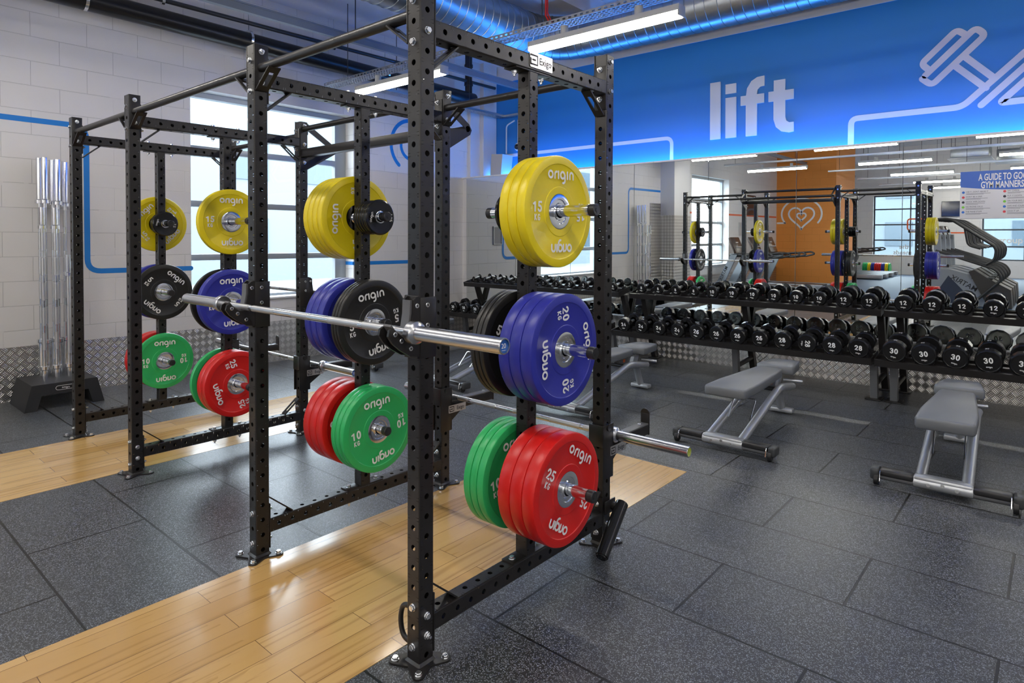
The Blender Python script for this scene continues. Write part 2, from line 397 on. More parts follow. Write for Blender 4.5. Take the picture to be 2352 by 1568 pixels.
def empty(name, label=None, cat=None, group=None, loc=(0, 0, 0), rz=0.0):
    o = bpy.data.objects.new(name, None); o.empty_display_size = 0.05; COL.objects.link(o)
    o.location = loc; o.rotation_euler = (0, 0, rz)
    if label: tag(o, label, cat, group)
    return o
def tag(o, label, cat, group=None):
    o['label'] = label; o['category'] = cat
    if group: o['group'] = group
    return o
def struct(o): o['kind'] = 'structure'; return o
def dup(o, parent=None):
    c = o.copy(); COL.objects.link(c); c.parent = parent
    for ch in list(o.children): dup(ch, c)
    return c
def part_copy(o, parent, M=None):
    c = o.copy(); COL.objects.link(c); c.parent = parent
    if M is not None: c.matrix_local = M
    return c

# ================================================================== the room
XL, YB, YM, ZC, XR, YF = -7.24, 7.84, 7.155, 4.9, 6.5, -14.0
wall_l = block_wall('white_blockwork_side', (0.77, 0.755, 0.745), 'y')
wall_b = block_wall('white_blockwork_end', (0.75, 0.74, 0.74), 'x')
# rubber tiled floor, four areas round the oak strips
def slab(name, x0, x1, y0, y1, m, z=0.0, t=0.05):
    bm = B(); box(bm, (x0, y0, z - t), (x1, y1, z)); return struct(fin(bm, name, m))
WX = ((-2.785, -1.80), (-5.516, -4.51)); WY0, WY1 = -1.0, 3.84
rf0 = rubber_floor('rubber_tiles_main', -1.152 - 1.017 * 20, 2.850 - 0.512 * 40)
rf1 = rubber_floor('rubber_tiles_between_strips', -3.157 - 1.017 * 20, 0.752 - 0.512 * 40)
rf2 = rubber_floor('rubber_tiles_by_window', -6.31 - 1.017 * 20, 1.005 - 0.512 * 40)
slab('floor', WX[0][1], XR, -1.0, WY1, rf0)
slab('floor', XL, XR, WY1, YB, rf0)
slab('floor', WX[1][1], WX[0][0], WY0, WY1, rf1)
slab('floor', XL, WX[1][0], WY0, WY1, rf2)
blue_f = mat('blue_rubber_floor', (0.10, 0.16, 0.26), 0.45, noise=0.1, nscale=3)
slab('floor', XL, XR, YF, WY0, blue_f)
oak = wood_floor()
for (x0, x1), lab in zip(WX, ('long honey oak board strip set in the rubber floor under the near rack', 'long honey oak board strip in the floor under the rack by the window')):
    bm = B(); box(bm, (x0 + 0.002, WY0 + 0.002, -0.05), (x1 - 0.002, WY1 - 0.002, 0.001)); o = fin(bm, 'oak_platform_strip', oak); tag(o, lab, 'wooden floor strip')
    struct(o)
# left (window) wall with two window openings and piers
WIN = ((2.99, 5.113, 0.77, 3.15), (-3.55, -1.15, 0.71, 3.12))
def wall_with_holes(name, m, x0, x1, ya, yb, z0, z1, holes):
    bm = B(); ys = sorted(holes, key=lambda h: h[0]); y = ya
    for h in ys:
        box(bm, (x0, y, z0), (x1, h[0], z1)); box(bm, (x0, h[0], z0), (x1, h[1], h[2])); box(bm, (x0, h[0], h[3]), (x1, h[1], z1)); y = h[1]
    box(bm, (x0, y, z0), (x1, yb, z1)); return struct(fin(bm, name, m))
wall_with_holes('wall_left', wall_l, XL - 0.35, XL, YF, YB + 0.2, 0, ZC, WIN)
glass = glass_dirty()
for i, (y0, y1, z0, z1) in enumerate(WIN):
    xf = XL - 0.21
    w = struct(empty('window_%d' % (i + 1), loc=(xf, (y0 + y1) / 2, z0)))
    bm = B()
    ya, yb_ = y0 - (y0 + y1) / 2, y1 - (y0 + y1) / 2; h = z1 - z0
    box(bm, (-0.04, ya, 0), (0.03, yb_, 0.05)); box(bm, (-0.04, ya, h - 0.06), (0.05, yb_, h))
    box(bm, (-0.04, ya, 0.05), (0.03, ya + 0.05, h - 0.06)); box(bm, (-0.04, yb_ - 0.17, 0.05), (0.03, yb_, h - 0.06)); fin(bm, 'window_frame', frame_al, w)
    for k, zz in enumerate((1.28, 1.89, 2.51)):
        bm = B(); box(bm, (-0.03, ya + 0.05, zz - z0 - 0.035), (0.05, yb_ - 0.17, zz - z0 + 0.035), 0.003); fin(bm, 'glazing_bar', frame_al, w)
    bm = B(); box(bm, (-0.016, ya + 0.04, 0.04), (-0.010, yb_ - 0.16, h - 0.05)); fin(bm, 'pane', glass, w)
    bm = B(); box(bm, (0.03, ya, -0.005), (0.235, yb_, 0.02), 0.004); fin(bm, 'window_sill', white_p, w)
# back wall: stud wall carrying the mirrors, blue wall above and behind it
bm = B(); box(bm, (XL, 7.425, 0), (XR, YB, 0.52)); box(bm, (XL, 7.19, 0.52), (XR, YB, 2.465)); box(bm, (XL, 7.17, 2.465), (XR, YB, 2.485)); struct(fin(bm, 'wall_back', wall_b))
bm = B(); box(bm, (XL, YB, 2.4), (XR, YB + 0.2, ZC)); struct(fin(bm, 'wall_back', white_p))
bluep = mat('blue_wall_paint', (0.020, 0.215, 0.62), 0.42, noise=0.03, nscale=2)
bm = B(); box(bm, (XL + 0.01, YB - 0.006, 2.485), (XR, YB, 4.068)); struct(fin(bm, 'trim_1', bluep))
bm = B(); box(bm, (XL + 0.004, YB - 0.012, 4.068), (XR, YB, 4.10)); struct(fin(bm, 'trim_2', white_p))
bm = B(); box(bm, (XL, 7.52, 2.485), (XL + 0.14, YB - 0.012, ZC)); box(bm, (XL, 7.3, 2.485), (XL + 0.06, 7.52, ZC)); struct(fin(bm, 'wall_corner', white_p))
# far and right walls
bm = B()
fw_w = [(-5.67, -4.02, 0.70, 3.06), (-2.2, -0.6, 0.6, 2.3)]
x = XL
for (a, b_, z0, z1) in fw_w:
    box(bm, (x, YF - 0.3, 0), (a, YF, ZC)); box(bm, (a, YF - 0.3, 0), (b_, YF, z0)); box(bm, (a, YF - 0.3, z1), (b_, YF, ZC)); x = b_
box(bm, (x, YF - 0.3, 0), (XR, YF, ZC)); struct(fin(bm, 'wall_far', wall_b))
for i, (a, b_, z0, z1) in enumerate(fw_w):
    w = struct(empty('window_%d' % (i + 3), loc=((a + b_) / 2, YF - 0.12, z0))); hw = (b_ - a) / 2; h = z1 - z0
    bm = B(); box(bm, (-hw, -0.04, 0), (hw, 0.04, 0.05)); box(bm, (-hw, -0.04, h - 0.05), (hw, 0.04, h)); box(bm, (-hw, -0.04, 0.05), (-hw + 0.05, 0.04, h - 0.05)); box(bm, (hw - 0.1, -0.04, 0.05), (hw, 0.04, h - 0.05)); box(bm, (hw - 0.42, -0.03, 0.05), (hw - 0.38, 0.03, h - 0.05)); fin(bm, 'window_frame', mat('dark_window_frame', (0.05, 0.06, 0.075), 0.4), w)
    for zz in ([0.62, 1.22, 1.82] if i == 0 else [0.5, 1.1]):
        bm = B(); box(bm, (-hw + 0.05, -0.03, zz - 0.025), (hw - 0.1, 0.04, zz + 0.025)); fin(bm, 'glazing_bar', MATS['dark_window_frame'], w)
    bm = B(); box(bm, (-hw + 0.02, -0.01, 0.02), (hw - 0.02, -0.004, h - 0.02)); fin(bm, 'pane', glass, w)
    MT = Matrix(((-1, 0, 0, 0.22 if i == 0 else 0.0), (0, 0, 1, 0.001), (0, 1, 0, 0.36 if i == 0 else 0.72), (0, 0, 0, 1)))
    bm = B()
    if i == 0: text(bm, 'the', 0.24, MT, 0, 0.02); text(bm, 'meads', 0.24, MT @ Matrix.Translation((0.05, -0.22, 0)), 0, 0.02)
    else: text(bm, 'group', 0.30, MT @ Matrix.Diagonal((-1, 1, 1, 1)), 0, 0.02)
    fin(bm, 'window_lettering', white_ink, w)
bm = B(); box(bm, (XR, YF, 0), (XR + 0.2, YB + 0.2, ZC)); struct(fin(bm, 'wall_right', wall_l))
# ceiling: pale deck with ridges, downstand by the window wall
mc, nt, b = nodes_of('ceiling_deck', rough=0.5)
x_, y_, z_, pos = geo_xyz(nt)
rib = mth(nt, 'LESS_THAN', mth(nt, 'FRACT', mth(nt, 'MULTIPLY', y_, 1 / 0.33)), 0.12)
nt.links.new(mixc(nt, rib, (0.74, 0.75, 0.80), (0.24, 0.26, 0.30)), b.inputs['Base Color']); bump(nt, b, rib, 0.02, 1.0)
bm = B(); box(bm, (XL - 0.35, YF - 0.3, ZC), (XR + 0.2, YB + 0.2, ZC + 0.1)); struct(fin(bm, 'ceiling', mc))
soff = mat('soffit_paint', (0.80, 0.80, 0.86), 0.5, noise=0.05, nscale=2)
bm = B(); box(bm, (XL, YF, 4.35), (-6.15, YB, ZC)); box(bm, (-6.15, YF, 4.64), (-5.0, YB, ZC)); struct(fin(bm, 'ceiling_soffit', soff))
bm = B(); box(bm, (-5.0, 5.6, 4.62), (XR, 6.5, ZC)); box(bm, (-5.0, -0.4, 4.55), (XR, 0.3, ZC)); struct(fin(bm, 'ceiling_soffit', soff))
# tread plate skirting and pier
bm = B(); box(bm, (XL, YF, 0), (XL + 0.012, 7.42, 0.492)); struct(fin(bm, 'baseboard_left', tread))
bm = B(); box(bm, (XL + 0.012, 7.41, 0), (XR, 7.425, 0.50)); struct(fin(bm, 'baseboard_back', tread))
bm = B(); box(bm, (XL, -0.28, 0), (-6.88, 0.54, ZC)); struct(fin(bm, 'wall_pier', white_p))
bm = B(); box(bm, (XL + 0.01, -0.29, 0), (-6.868, 0.552, 2.02)); box(bm, (XL, 0.552, 0), (XL + 0.014, 1.05, 2.3)); struct(fin(bm, 'trim_3', tread))
# orange column
bm = B(); box(bm, (XL, -9.9, 0), (-5.42, -7.55, ZC)); struct(fin(bm, 'wall_column', orange_w))
YZ = lambda y, z, x: Matrix(((0, 0, 1, x), (1, 0, 0, y), (0, 1, 0, z), (0, 0, 0, 1)))      # local xy -> world yz, facing +X
XZb = lambda x, z, y: Matrix(((1, 0, 0, x), (0, 0, -1, y), (0, 1, 0, z), (0, 0, 0, 1)))    # local xy -> world xz, facing -Y
XZf = lambda x, z, y: Matrix(((-1, 0, 0, x), (0, 0, 1, y), (0, 1, 0, z), (0, 0, 0, 1)))    # facing +Y
# painted stripes on the window wall
bm = B(); M_ = YZ(0, 0, XL + 0.002)
stroke(bm, [tuple(p)[:2] for p in rnd([(0.56, 2.59, 0), (2.003, 2.585, 0), (2.003, 1.168, 0), (2.985, 1.168, 0)], 0.12)], 0.05, M_, 0)
stroke(bm, [tuple(p)[:2] for p in rnd([(5.12, 1.168, 0), (6.16, 1.168, 0), (6.16, 2.25, 0)], 0.12)], 0.05, M_, 0)
stroke(bm, arc(6.12, 2.86, 0.37, 40, 232, 24), 0.055, M_, 0)
stroke(bm, arc(6.12, 2.86, 0.19, 60, 262, 16), 0.05, M_, 0); pass
struct(fin(bm, 'trim_4', stripe_b))
bm = B()
box(bm, (XL - 0.18, 2.992, 1.145), (XL + 0.001, 2.990, 1.192)); box(bm, (XL - 0.18, 5.111, 1.145), (XL + 0.001, 5.1135, 1.192)); struct(fin(bm, 'trim_5', stripe_b))
bm = B()
stroke(bm, [tuple(p)[:2] for p in rnd([(-0.30, 2.48, 0), (-0.72, 2.48, 0), (-0.72, 2.13, 0), (-1.14, 2.13, 0)], 0.1)], 0.05, M_, 0)
stroke(bm, [(-3.56, 2.13), (-7.5, 2.13)], 0.05, M_, 0); struct(fin(bm, 'trim_6', stripe_o))
bm = B(); stroke(bm, [tuple(p)[:2] for p in rnd([(-3.9, 2.13, 0), (-4.5, 2.13, 0), (-4.5, 1.7, 0), (-4.02, 1.7, 0)], 0.1)], 0.05, XZf(0, 0, YF + 0.003) @ Matrix.Diagonal((-1, 1, 1, 1)), 0)
stroke(bm, [(-4.0, 1.6), (-2.3, 1.6)], 0.05, XZf(0, 0, YF + 0.003) @ Matrix.Diagonal((-1, 1, 1, 1)), 0); struct(fin(bm, 'trim_7', stripe_o))
# heart drawing on the orange column
def heart(s, cx, cz):
    pts = []
    for i in range(41):
        t = PI * 2 * i / 40; pts.append((cx + s * 16 * math.sin(t) ** 3 / 17, cz + s * (13 * math.cos(t) - 5 * math.cos(2 * t) - 2 * math.cos(3 * t) - math.cos(4 * t)) / 17))
    return pts[:-1]
bm = B(); Mh = XZf(0, 0, -7.546) @ Matrix.Diagonal((-1, 1, 1, 1)); hx = -6.45
stroke(bm, heart(0.42, hx, 2.13), 0.055, Mh, 0, closed=True); stroke(bm, heart(0.15, hx, 2.14), 0.05, Mh, 0, closed=True)
stroke(bm, arc(hx, 2.22, 0.62, -35, 215, 30, 0.5), 0.055, Mh, 0); stroke(bm, [(-7.2, 1.93), (-6.97, 1.93)], 0.055, Mh, 0)
struct(fin(bm, 'trim_8', white_ink))
# line drawing and lettering on the blue wall
bm = B(); Mb = XZb(0, 0, YB - 0.0075); LW = 0.062; wl = mat('pale_wall_graphic', (0.66, 0.64, 0.74), 0.5)
_sb = [0.0]
def sb(pts, **k): _sb[0] += 0.0006; stroke(bm, pts, LW, Mb, 0, h=_sb[0], **k)
def R2(pts, r): return [tuple(p)[:2] for p in rnd([(*p, 0) for p in pts], r)]
stroke(bm, R2([(-6.95, 2.868), (-3.945, 2.868), (-3.945, 2.49)], 0.09), 0.05, Mb, 0)
sb(R2([(-1.78, 2.49), (-1.78, 2.86), (-0.77, 2.858), (-0.315, 3.288)], 0.07))
sb(R2([(-0.88, 3.22), (-1.115, 3.194 - 0.0), (-1.031, 3.116), (-0.591, 3.545), (-0.672, 3.63), (-1.09, 3.225)][1:], 0.05))
sb(R2([(-0.754, 3.578), (-0.827, 3.641), (-1.127, 3.351), (-1.055, 3.274)], 0.05))
sb([(-0.842, 3.288), (-0.58, 3.02)]); sb([(-0.759, 3.363), (-0.514, 3.105)])
sb(R2([(-0.613, 2.856), (-0.20, 3.262), (-0.13, 3.19), (-0.468, 2.858), (-0.10, 2.86), (0.9, 2.86)], 0.04))
sb(R2([(-0.315, 3.288), (-0.26, 3.34), (0.02, 3.06), (-0.1, 2.93)], 0.05))
struct(fin(bm, 'trim_9', wl))
sg = empty('wall_lettering', 'large raised white lower-case word lift on the blue wall', 'sign', None, (-2.9, YB - 0.03, 2.78))
GL = {'l': [(-3.41, 3.503), (-3.276, 3.503), (-3.270, 2.784), (-3.404, 2.784)],
 'f': [(-2.948, 2.783), (-2.951, 3.163), (-3.016, 3.165), (-3.017, 3.281), (-2.950, 3.281), (-2.939, 3.367), (-2.887, 3.448), (-2.817, 3.486), (-2.731, 3.492), (-2.729, 3.371), (-2.781, 3.365), (-2.812, 3.335), (-2.818, 3.280), (-2.733, 3.280), (-2.731, 3.168), (-2.817, 3.168), (-2.814, 2.782)],
 't': [(-2.619, 3.166), (-2.679, 3.166), (-2.680, 3.285), (-2.619, 3.285), (-2.619, 3.412), (-2.487, 3.412), (-2.487, 3.282), (-2.392, 3.282), (-2.390, 3.166), (-2.485, 3.166), (-2.482, 2.965), (-2.470, 2.922), (-2.436, 2.897), (-2.386, 2.898), (-2.384, 2.785), (-2.443, 2.779), (-2.526, 2.800), (-2.588, 2.857), (-2.616, 2.946)]}
for k, polys in (('letter', [GL['l']]), ('letter', [[(-3.208, 3.286), (-3.073, 3.286), (-3.068, 2.785), (-3.203, 2.785)], [(-3.210, 3.455), (-3.076, 3.455), (-3.074, 3.335), (-3.209, 3.335)]]), ('letter', [GL['f']]), ('letter', [GL['t']])):
    bm = B()
    for p in polys: prism(bm, [(a + 2.9, c - 2.78) for a, c in p], 0.0, 0.022, 'y')
    fin(bm, k, white_p, sg)
# mirrors
mir = bpy.data.materials.new('mirror'); mir.use_nodes = True
bb = mir.node_tree.nodes['Principled BSDF']; bb.inputs['Base Color'].default_value = (0.86, 0.90, 0.88, 1); bb.inputs['Metallic'].default_value = 1; bb.inputs['Roughness'].default_value = 0.0
edges = [-7.123, -6.097, -5.103, -4.114, -3.13, -2.145, -1.162, -0.18, 0.80, 1.78, 2.76, 3.74, 4.72]
words_ = ['first', 'second', 'third', 'fourth', 'fifth', 'sixth', 'seventh', 'eighth', 'ninth', 'tenth', 'eleventh', 'twelfth']
for i, (a, b_) in enumerate(zip(edges, edges[1:])):
    bm = B(); w = (b_ - a) / 2
    box(bm, (-w + 0.0015, 0, 0), (w - 0.0015, 0.008, 1.925), 0.0012, seg=1)
    o = fin(bm, 'mirror_panel', mir, smooth=20); o.location = ((a + b_) / 2, YM + 0.0055, 0.535)
    o.rotation_euler = (0.0055, 0, -0.002)
    tag(o, 'tall frameless mirror panel on the end wall, %s from the window wall' % words_[i], 'mirror', 'mirror panels behind the dumbbell racks')
bm = B(); box(bm, (-7.12, YM + 0.002, 0.515), (4.72, YM + 0.035, 0.533), 0.002); struct(fin(bm, 'trim_10', silver))
# LED strip on the ledge behind the mirrors
led = mat('blue_led', (0.1, 0.3, 1), 0.5, emit=(0.05, 0.33, 1.0), es=STRIP_E)
bm = B(); box(bm, (-7.1, 7.715, 2.487), (5.0, 7.73, 2.505)); o = fin(bm, 'led_strip', led); tag(o, 'glowing blue light strip lying on the ledge under the blue wall', 'light strip')

# ================================================================== ceiling services
lamp_e = mat('lamp_diffuser', (1, 1, 1), 0.4, emit=(1.0, 0.94, 0.85), es=LAMP_E)
lamp_b = mat('lamp_body_grey', (0.62, 0.62, 0.60), 0.45)
def batten():
    e = empty('batten_light')
    bm = B(); L = 0.715
    prism(bm, [(-0.055, 0.05), (-0.045, 0.10), (0.045, 0.10), (0.055, 0.05)], -L, L, 'x'); 
    box(bm, (-L - 0.012, -0.057, 0.012), (-L, 0.057, 0.10), 0.006); box(bm, (L, -0.057, 0.012), (L + 0.012, 0.057, 0.10), 0.006)
    fin(bm, 'housing', lamp_b, e)
    bm = B()
    prof = [(-0.053, 0.05)] + [(0.053 * math.cos(R(180 + a)), 0.05 + 0.05 * math.sin(R(180 + a))) for a in range(15, 180, 15)] + [(0.053, 0.05)]
    prism(bm, prof[::-1], -L, L, 'x'); fin(bm, 'diffuser', lamp_e, e, smooth=40)
    for s in (-0.36, 0.36):
        bm = B(); cyl(bm, (s, 0, 0.10), (s, 0, 0.17), 0.035, 14); fin(bm, 'mounting_boss', lamp_b, e)
    return e
LY = [4.46, 0.73, -2.25, -5.9, -9.4, -12.6]; LX = [-5.487, -2.90, -0.29, 2.32, 4.93]
protoL = batten(); first = True
rowname = ['row nearest the mirrors', 'second row from the mirrors', 'third row from the mirrors', 'fourth row from the mirrors', 'fifth row from the mirrors', 'last row by far windows']
colname = ['nearest the window wall', 'second from the window wall', 'third from the window wall', 'fourth from the window wall', 'fifth from the window wall']
for j, y in enumerate(LY):
    for i, x in enumerate(LX):
        if j in (3, 4, 5) and i == 0: continue
        o = protoL if first else dup(protoL); first = False
        o.location = (x - (0.14 if j == 1 else 0), y, 3.215 if j == 1 else 3.165)
        tag(o, 'batten light %s, %s' % (colname[i], rowname[j]), 'ceiling light', 'batten lights hung under cable trays')
perf = perforated()
def tray(y, x0, x1, z, fine, label):
    e = empty('cable_tray', label, 'cable tray', 'perforated cable trays over the lights', (0, y, z))
    bm = B(); st = 0.045
    if fine:
        for sy in (-0.075, 0.075):
            box(bm, (x0, sy - 0.001, 0.028), (x1, sy + 0.001, 0.04)); box(bm, (x0, sy - 0.001, 0.0), (x1, sy + 0.001, 0.012))
            xx = x0
            while xx < x1: box(bm, (xx, sy - 0.001, 0.012), (xx + 0.03, sy + 0.001, 0.028)); xx += 0.06
        for k in range(5): yy = -0.075 + k * 0.0375; box(bm, (x0, yy - 0.008, -0.001), (x1, yy + 0.008, 0.001))
        xx = x0
        while xx < x1: box(bm, (xx, -0.075, -0.001), (xx + 0.016, 0.075, 0.001)); xx += st
    else:
        box(bm, (x0, -0.075, -0.001), (x1, 0.075, 0.001)); box(bm, (x0, -0.076, 0), (x1, -0.074, 0.04)); box(bm, (x0, 0.074, 0), (x1, 0.076, 0.04))
    fin(bm, 'tray', perf, e)
    xx = x0 + 0.3
    while xx < x1:
        bm = B(); cyl(bm, (xx, 0.06, 0), (xx, 0.06, ZC - z), 0.005, 6); fin(bm, 'hanger_rod', greypipe, e); xx += 1.5
    return e
tray(4.52, -6.9, 6.0, 3.375, True, 'perforated steel cable tray above the lights nearest the mirrors')
for j in range(1, 6): tray(LY[j] + 0.06, -6.8 if j < 3 else -5.2, 6.0, 3.42 if j == 1 else 3.375, False, 'long steel cable tray above the %s' % rowname[j])
e = empty('red_cable', 'thin red cable dropping from the ceiling onto the tray of the long light', 'cable', None, (-3.51, 4.52, 3.40)); bm = B()
tube(bm, [(0.04, 0, 0.03), (0.0, 0, 0.10), (0.0, 0.0, 0.5), (0.008, 0, ZC - 3.40)], 0.009, 8); tube(bm, [(0.06, 0.01, 0.03), (0.012, 0.01, 0.12), (0.014, 0.01, ZC - 3.40)], 0.006, 6); fin(bm, 'cable_run', mat('red_cable_sheath', (0.65, 0.02, 0.02), 0.4), e)
def pipe(name, label, cat, pts, r, m, extra=None):
    e = empty(name, label, cat); bm = B(); tube(bm, pts, r, 16); fin(bm, 'pipe_run', m, e)
    if extra:
        for k, (p, d, rr) in enumerate(extra):
            bm = B(); p = Vector(p); d = Vector(d); cyl(bm, p - d * 0.014, p + d * 0.014, rr, 20); cyl(bm, p + Vector((0, 0, rr)), p + Vector((0, 0, rr + 0.3)), 0.006, 6); fin(bm, 'pipe_clamp', zinc, e)
    return e
blackp = pipe('black_pipe', 'fat black lagged pipe along the top of the window wall', 'pipe', [(-6.93, 0.60, 3.735), (-6.93, 7.1, 3.66)], 0.10, blackpipe, [((-6.93, y, 3.72), (0, 1, 0), 0.107) for y in (1.92, 3.5, 5.4)])
bm = B(); tube(bm, [(-6.93, 7.0, 3.70), (-6.93, 7.0, 4.34)], 0.055, 16); cyl(bm, (-6.93, 7.0, 3.86), (-6.93, 7.0, 3.93), 0.068, 16); cyl(bm, (-6.93, 7.0, 4.14), (-6.93, 7.0, 4.18), 0.066, 16); fin(bm, 'riser_pipe', blackpipe, blackp)
pipe('conduit_pipe', 'thin dark pipe running above the fat black pipe', 'pipe', [(-6.93, 0.60, 3.90), (-6.93, 7.6, 3.93)], 0.024, greypipe, [((-6.93, y, 3.9), (0, 1, 0), 0.04) for y in (1.0, 2.6, 4.6)])
e = empty('ceiling_trunking', 'long blue-grey steel trunking under the ceiling near the window wall', 'trunking'); bm = B(); box(bm, (-6.36, YF + 0.1, 3.80), (-6.30, YB - 0.1, 3.87)); box(bm, (-6.38, YF + 0.1, 3.87), (-6.28, YB - 0.1, 3.885)); fin(bm, 'channel', mat('blue_grey_steel', (0.24, 0.28, 0.34), 0.4, 0.2), e)
for y in (1.5, 3.0, 4.5, 6.0):
    bm = B(); cyl(bm, (-6.33, y, 3.885), (-6.33, y, 4.36), 0.006, 6); fin(bm, 'hanger_rod', greypipe, e)
# spiral duct with an elbow
def duct(path, r, name, label):
    e = empty(name, label, 'air duct')
    pts = []; rad = []
    P = [Vector(p) for p in path]
    dense = []
    for a, c in zip(P, P[1:]):
        L = (c - a).length; n = max(1, int(L / 0.03)); dense += [a + (c - a) * (i / n) for i in range(n)]
    dense.append(P[-1]); acc = 0.0; last = dense[0]; nxt = 0.12
    for p in dense:
        acc += (p - last).length; last = p
        if acc >= nxt:
            t = (p - pts[-1]).normalized() if pts else Vector((1, 0, 0))
            pts += [p - t * 0.004, p, p + t * 0.004]; rad += [r, r + 0.006, r]; nxt += 0.135
        else: pts.append(p); rad.append(r)
    bm = B(); tube(bm, pts, rad, 40); fin(bm, 'duct_run', galv, e, smooth=50); return e
YD, ZD = 7.22, 4.27
n_r[0] = 0.75
elb = bez([(XR - 0.02, YD, ZD), (-5.52, YD, ZD), (-5.52, 2.2, ZD + 0.02)], 16)
n_r[0] = 0.1
duct(elb, 0.285, 'spiral_duct', 'fat galvanised spiral duct that bends at the corner of the blue wall')
e = empty('cable_tray', 'perforated cable tray high in the corner beside the window wall', 'cable tray', None, (-6.88, 0, 3.47))
bm = B()
for k in range(5): box(bm, (-0.075 + k * 0.0375 - 0.009, 5.2, -0.001), (-0.075 + k * 0.0375 + 0.009, 7.75, 0.001))
for k in range(57): box(bm, (-0.08, 5.2 + k * 0.045, -0.001), (0.08, 5.2 + k * 0.045 + 0.018, 0.001))
box(bm, (0.078, 5.2, 0), (0.08, 7.75, 0.035)); box(bm, (0.0, 7.68, -0.001), (0.6, 7.76, 0.03)); fin(bm, 'tray', perf, e)
for y in (5.5, 6.9):
    bm = B(); cyl(bm, (0.07, y, 0), (0.07, y, 4.35 - 3.47), 0.005, 6); fin(bm, 'hanger_rod', greypipe, e)
# small fixtures by the corner
e = empty('conduit_drop', 'two thin white conduits dropping down the blue wall', 'conduit', None, (-6.9, YB - 0.02, 0)); bm = B()
tube(bm, rnd([(0.03, 0, 2.9), (0.03, 0, 3.36), (0.2, 0, 3.42)], 0.05), 0.012, 8); tube(bm, [(0.28, 0, 3.0), (0.28, 0, 3.42)], 0.012, 8); fin(bm, 'conduit', white_p, e)
e = empty('security_camera', 'small round white wall camera on the blue wall', 'camera', None, (-6.60, YB - 0.02, 2.985)); bm = B()
cyl(bm, (0, 0.012, 0), (0, -0.05, 0), 0.062, 20, bev=0.01); fin(bm, 'camera_housing', white_p, e); bm = B(); lathe(bm, [(0.045, 0), (0.04, 0.02), (0.02, 0.034), (0.002, 0.038)], (0, -0.05, 0), (0, -1, 0), 20); fin(bm, 'camera_lens', mat('dark_dome', (0.01, 0.012, 0.02), 0.1), e)
e = empty('wall_speaker', 'beige tapered wall speaker box at the left end of the blue wall', 'speaker', None, (-6.88, YB - 0.12, 2.50)); bm = B()
prism(bm, [(-0.13, 0.0), (0.10, 0.0), (0.14, 0.36), (-0.10, 0.38)], -0.14, 0.11, 'y'); fin(bm, 'speaker_case', mat('beige_plastic', (0.50, 0.48, 0.45), 0.5), e)
# framed notice on the window wall near the corner
def notice(name, lab, y, z, w, h, pap):
    e = empty(name, lab, 'notice frame', None, (XL + 0.006, y, z)); bm = B()
    frame_prism(bm, [(-w, -h), (w, -h), (w, h), (-w, h)], [(-w + .015, -h + .015), (w - .015, -h + .015), (w - .015, h - .015), (-w + .015, h - .015)], -0.006, 0.012, 'x'); fin(bm, 'frame', silver, e)
    bm = B(); box(bm, (-0.005, -w + 0.014, -h + 0.014), (0.003, w - 0.014, h - 0.014)); fin(bm, 'paper', pap, e)
notice('notice_frame', 'small silver framed grey notice on the window wall beside the corner', 6.30, 1.56, 0.11, 0.155, mat('grey_paper', (0.32, 0.32, 0.33), 0.6))
notice('notice_frame', 'small silver framed pale notice beyond the second window', -4.4, 1.72, 0.11, 0.20, mat('pale_paper', (0.5, 0.48, 0.47), 0.6))
e = empty('help_point_sign', 'small red HELP POINT sign on the window wall past the pier', 'sign', None, (XL + 0.006, -0.53, 2.31)); bm = B(); box(bm, (-0.006, -0.23, -0.11), (0.003, 0.23, 0.11)); MQ = YZ(0, -0.055, 0.0035)
text(bm, 'HELP POINT', 0.075, MQ, 1, 0.01); 
stroke(bm, arc(0, 0.09, 0.05, 0, 360, 16)[:-1], 0.008, MQ, 1, closed=True); stroke(bm, [(0, 0.065), (0, 0.115)], 0.01, MQ, 1); fin(bm, 'sign_board', [mat('sign_red', (0.55, 0.02, 0.03), 0.4), white_ink], e)
# manners board on the mirror
e = empty('rules_board', 'white and blue board headed A GUIDE TO GOOD GYM MANNERS, fixed over the mirrors', 'sign', None, (-0.31, 7.118, 1.925)); bm = B()
w_, h_ = 0.39, 0.215
box(bm, (-w_, 0.0, -h_), (w_, 0.02, h_ + 0.0), 0.002)
MQ = XZb(0, 0, -0.0006)
hdr = [(-w_ + 0.001, h_ - 0.001)] + [(-w_ + 0.001 + (2 * w_ - 0.002) * i / 20, 0.075 - 0.035 * math.sin(PI * i / 20)) for i in range(21)] + [(w_ - 0.001, h_ - 0.001)]
f = bm.faces.new([bm.verts.new(MQ @ Vector((a, c, 0))) for a, c in hdr]); f.material_index = 1
MQ2 = MQ @ Matrix.Translation((0, 0, 0.0008))
text(bm, 'A GUIDE TO GOOD', 0.084, MQ2 @ Matrix.Translation((-0.065, 0.155, 0)), 2, 0.02, 0.50); text(bm, 'GYM MANNERS', 0.084, MQ2 @ Matrix.Translation((-0.085, 0.085, 0)), 2, 0.02, 0.52)
cl = [4, 5, 6, 7, 4, 5, 6, 7, 4, 5]
tx = ['USE IT, DON\'T ABUSE IT', 'DON\'T BE A DRIP', 'QUICK WIPE DOWN', 'NO PHONE CALLS', 'THE MANE STUFF', 'SAY CHEESE', 'PUT IT DOWN', 'ON YOUR BIKE, BICYCLES', 'SAFE AND SOUND', 'LOCK IT UP']
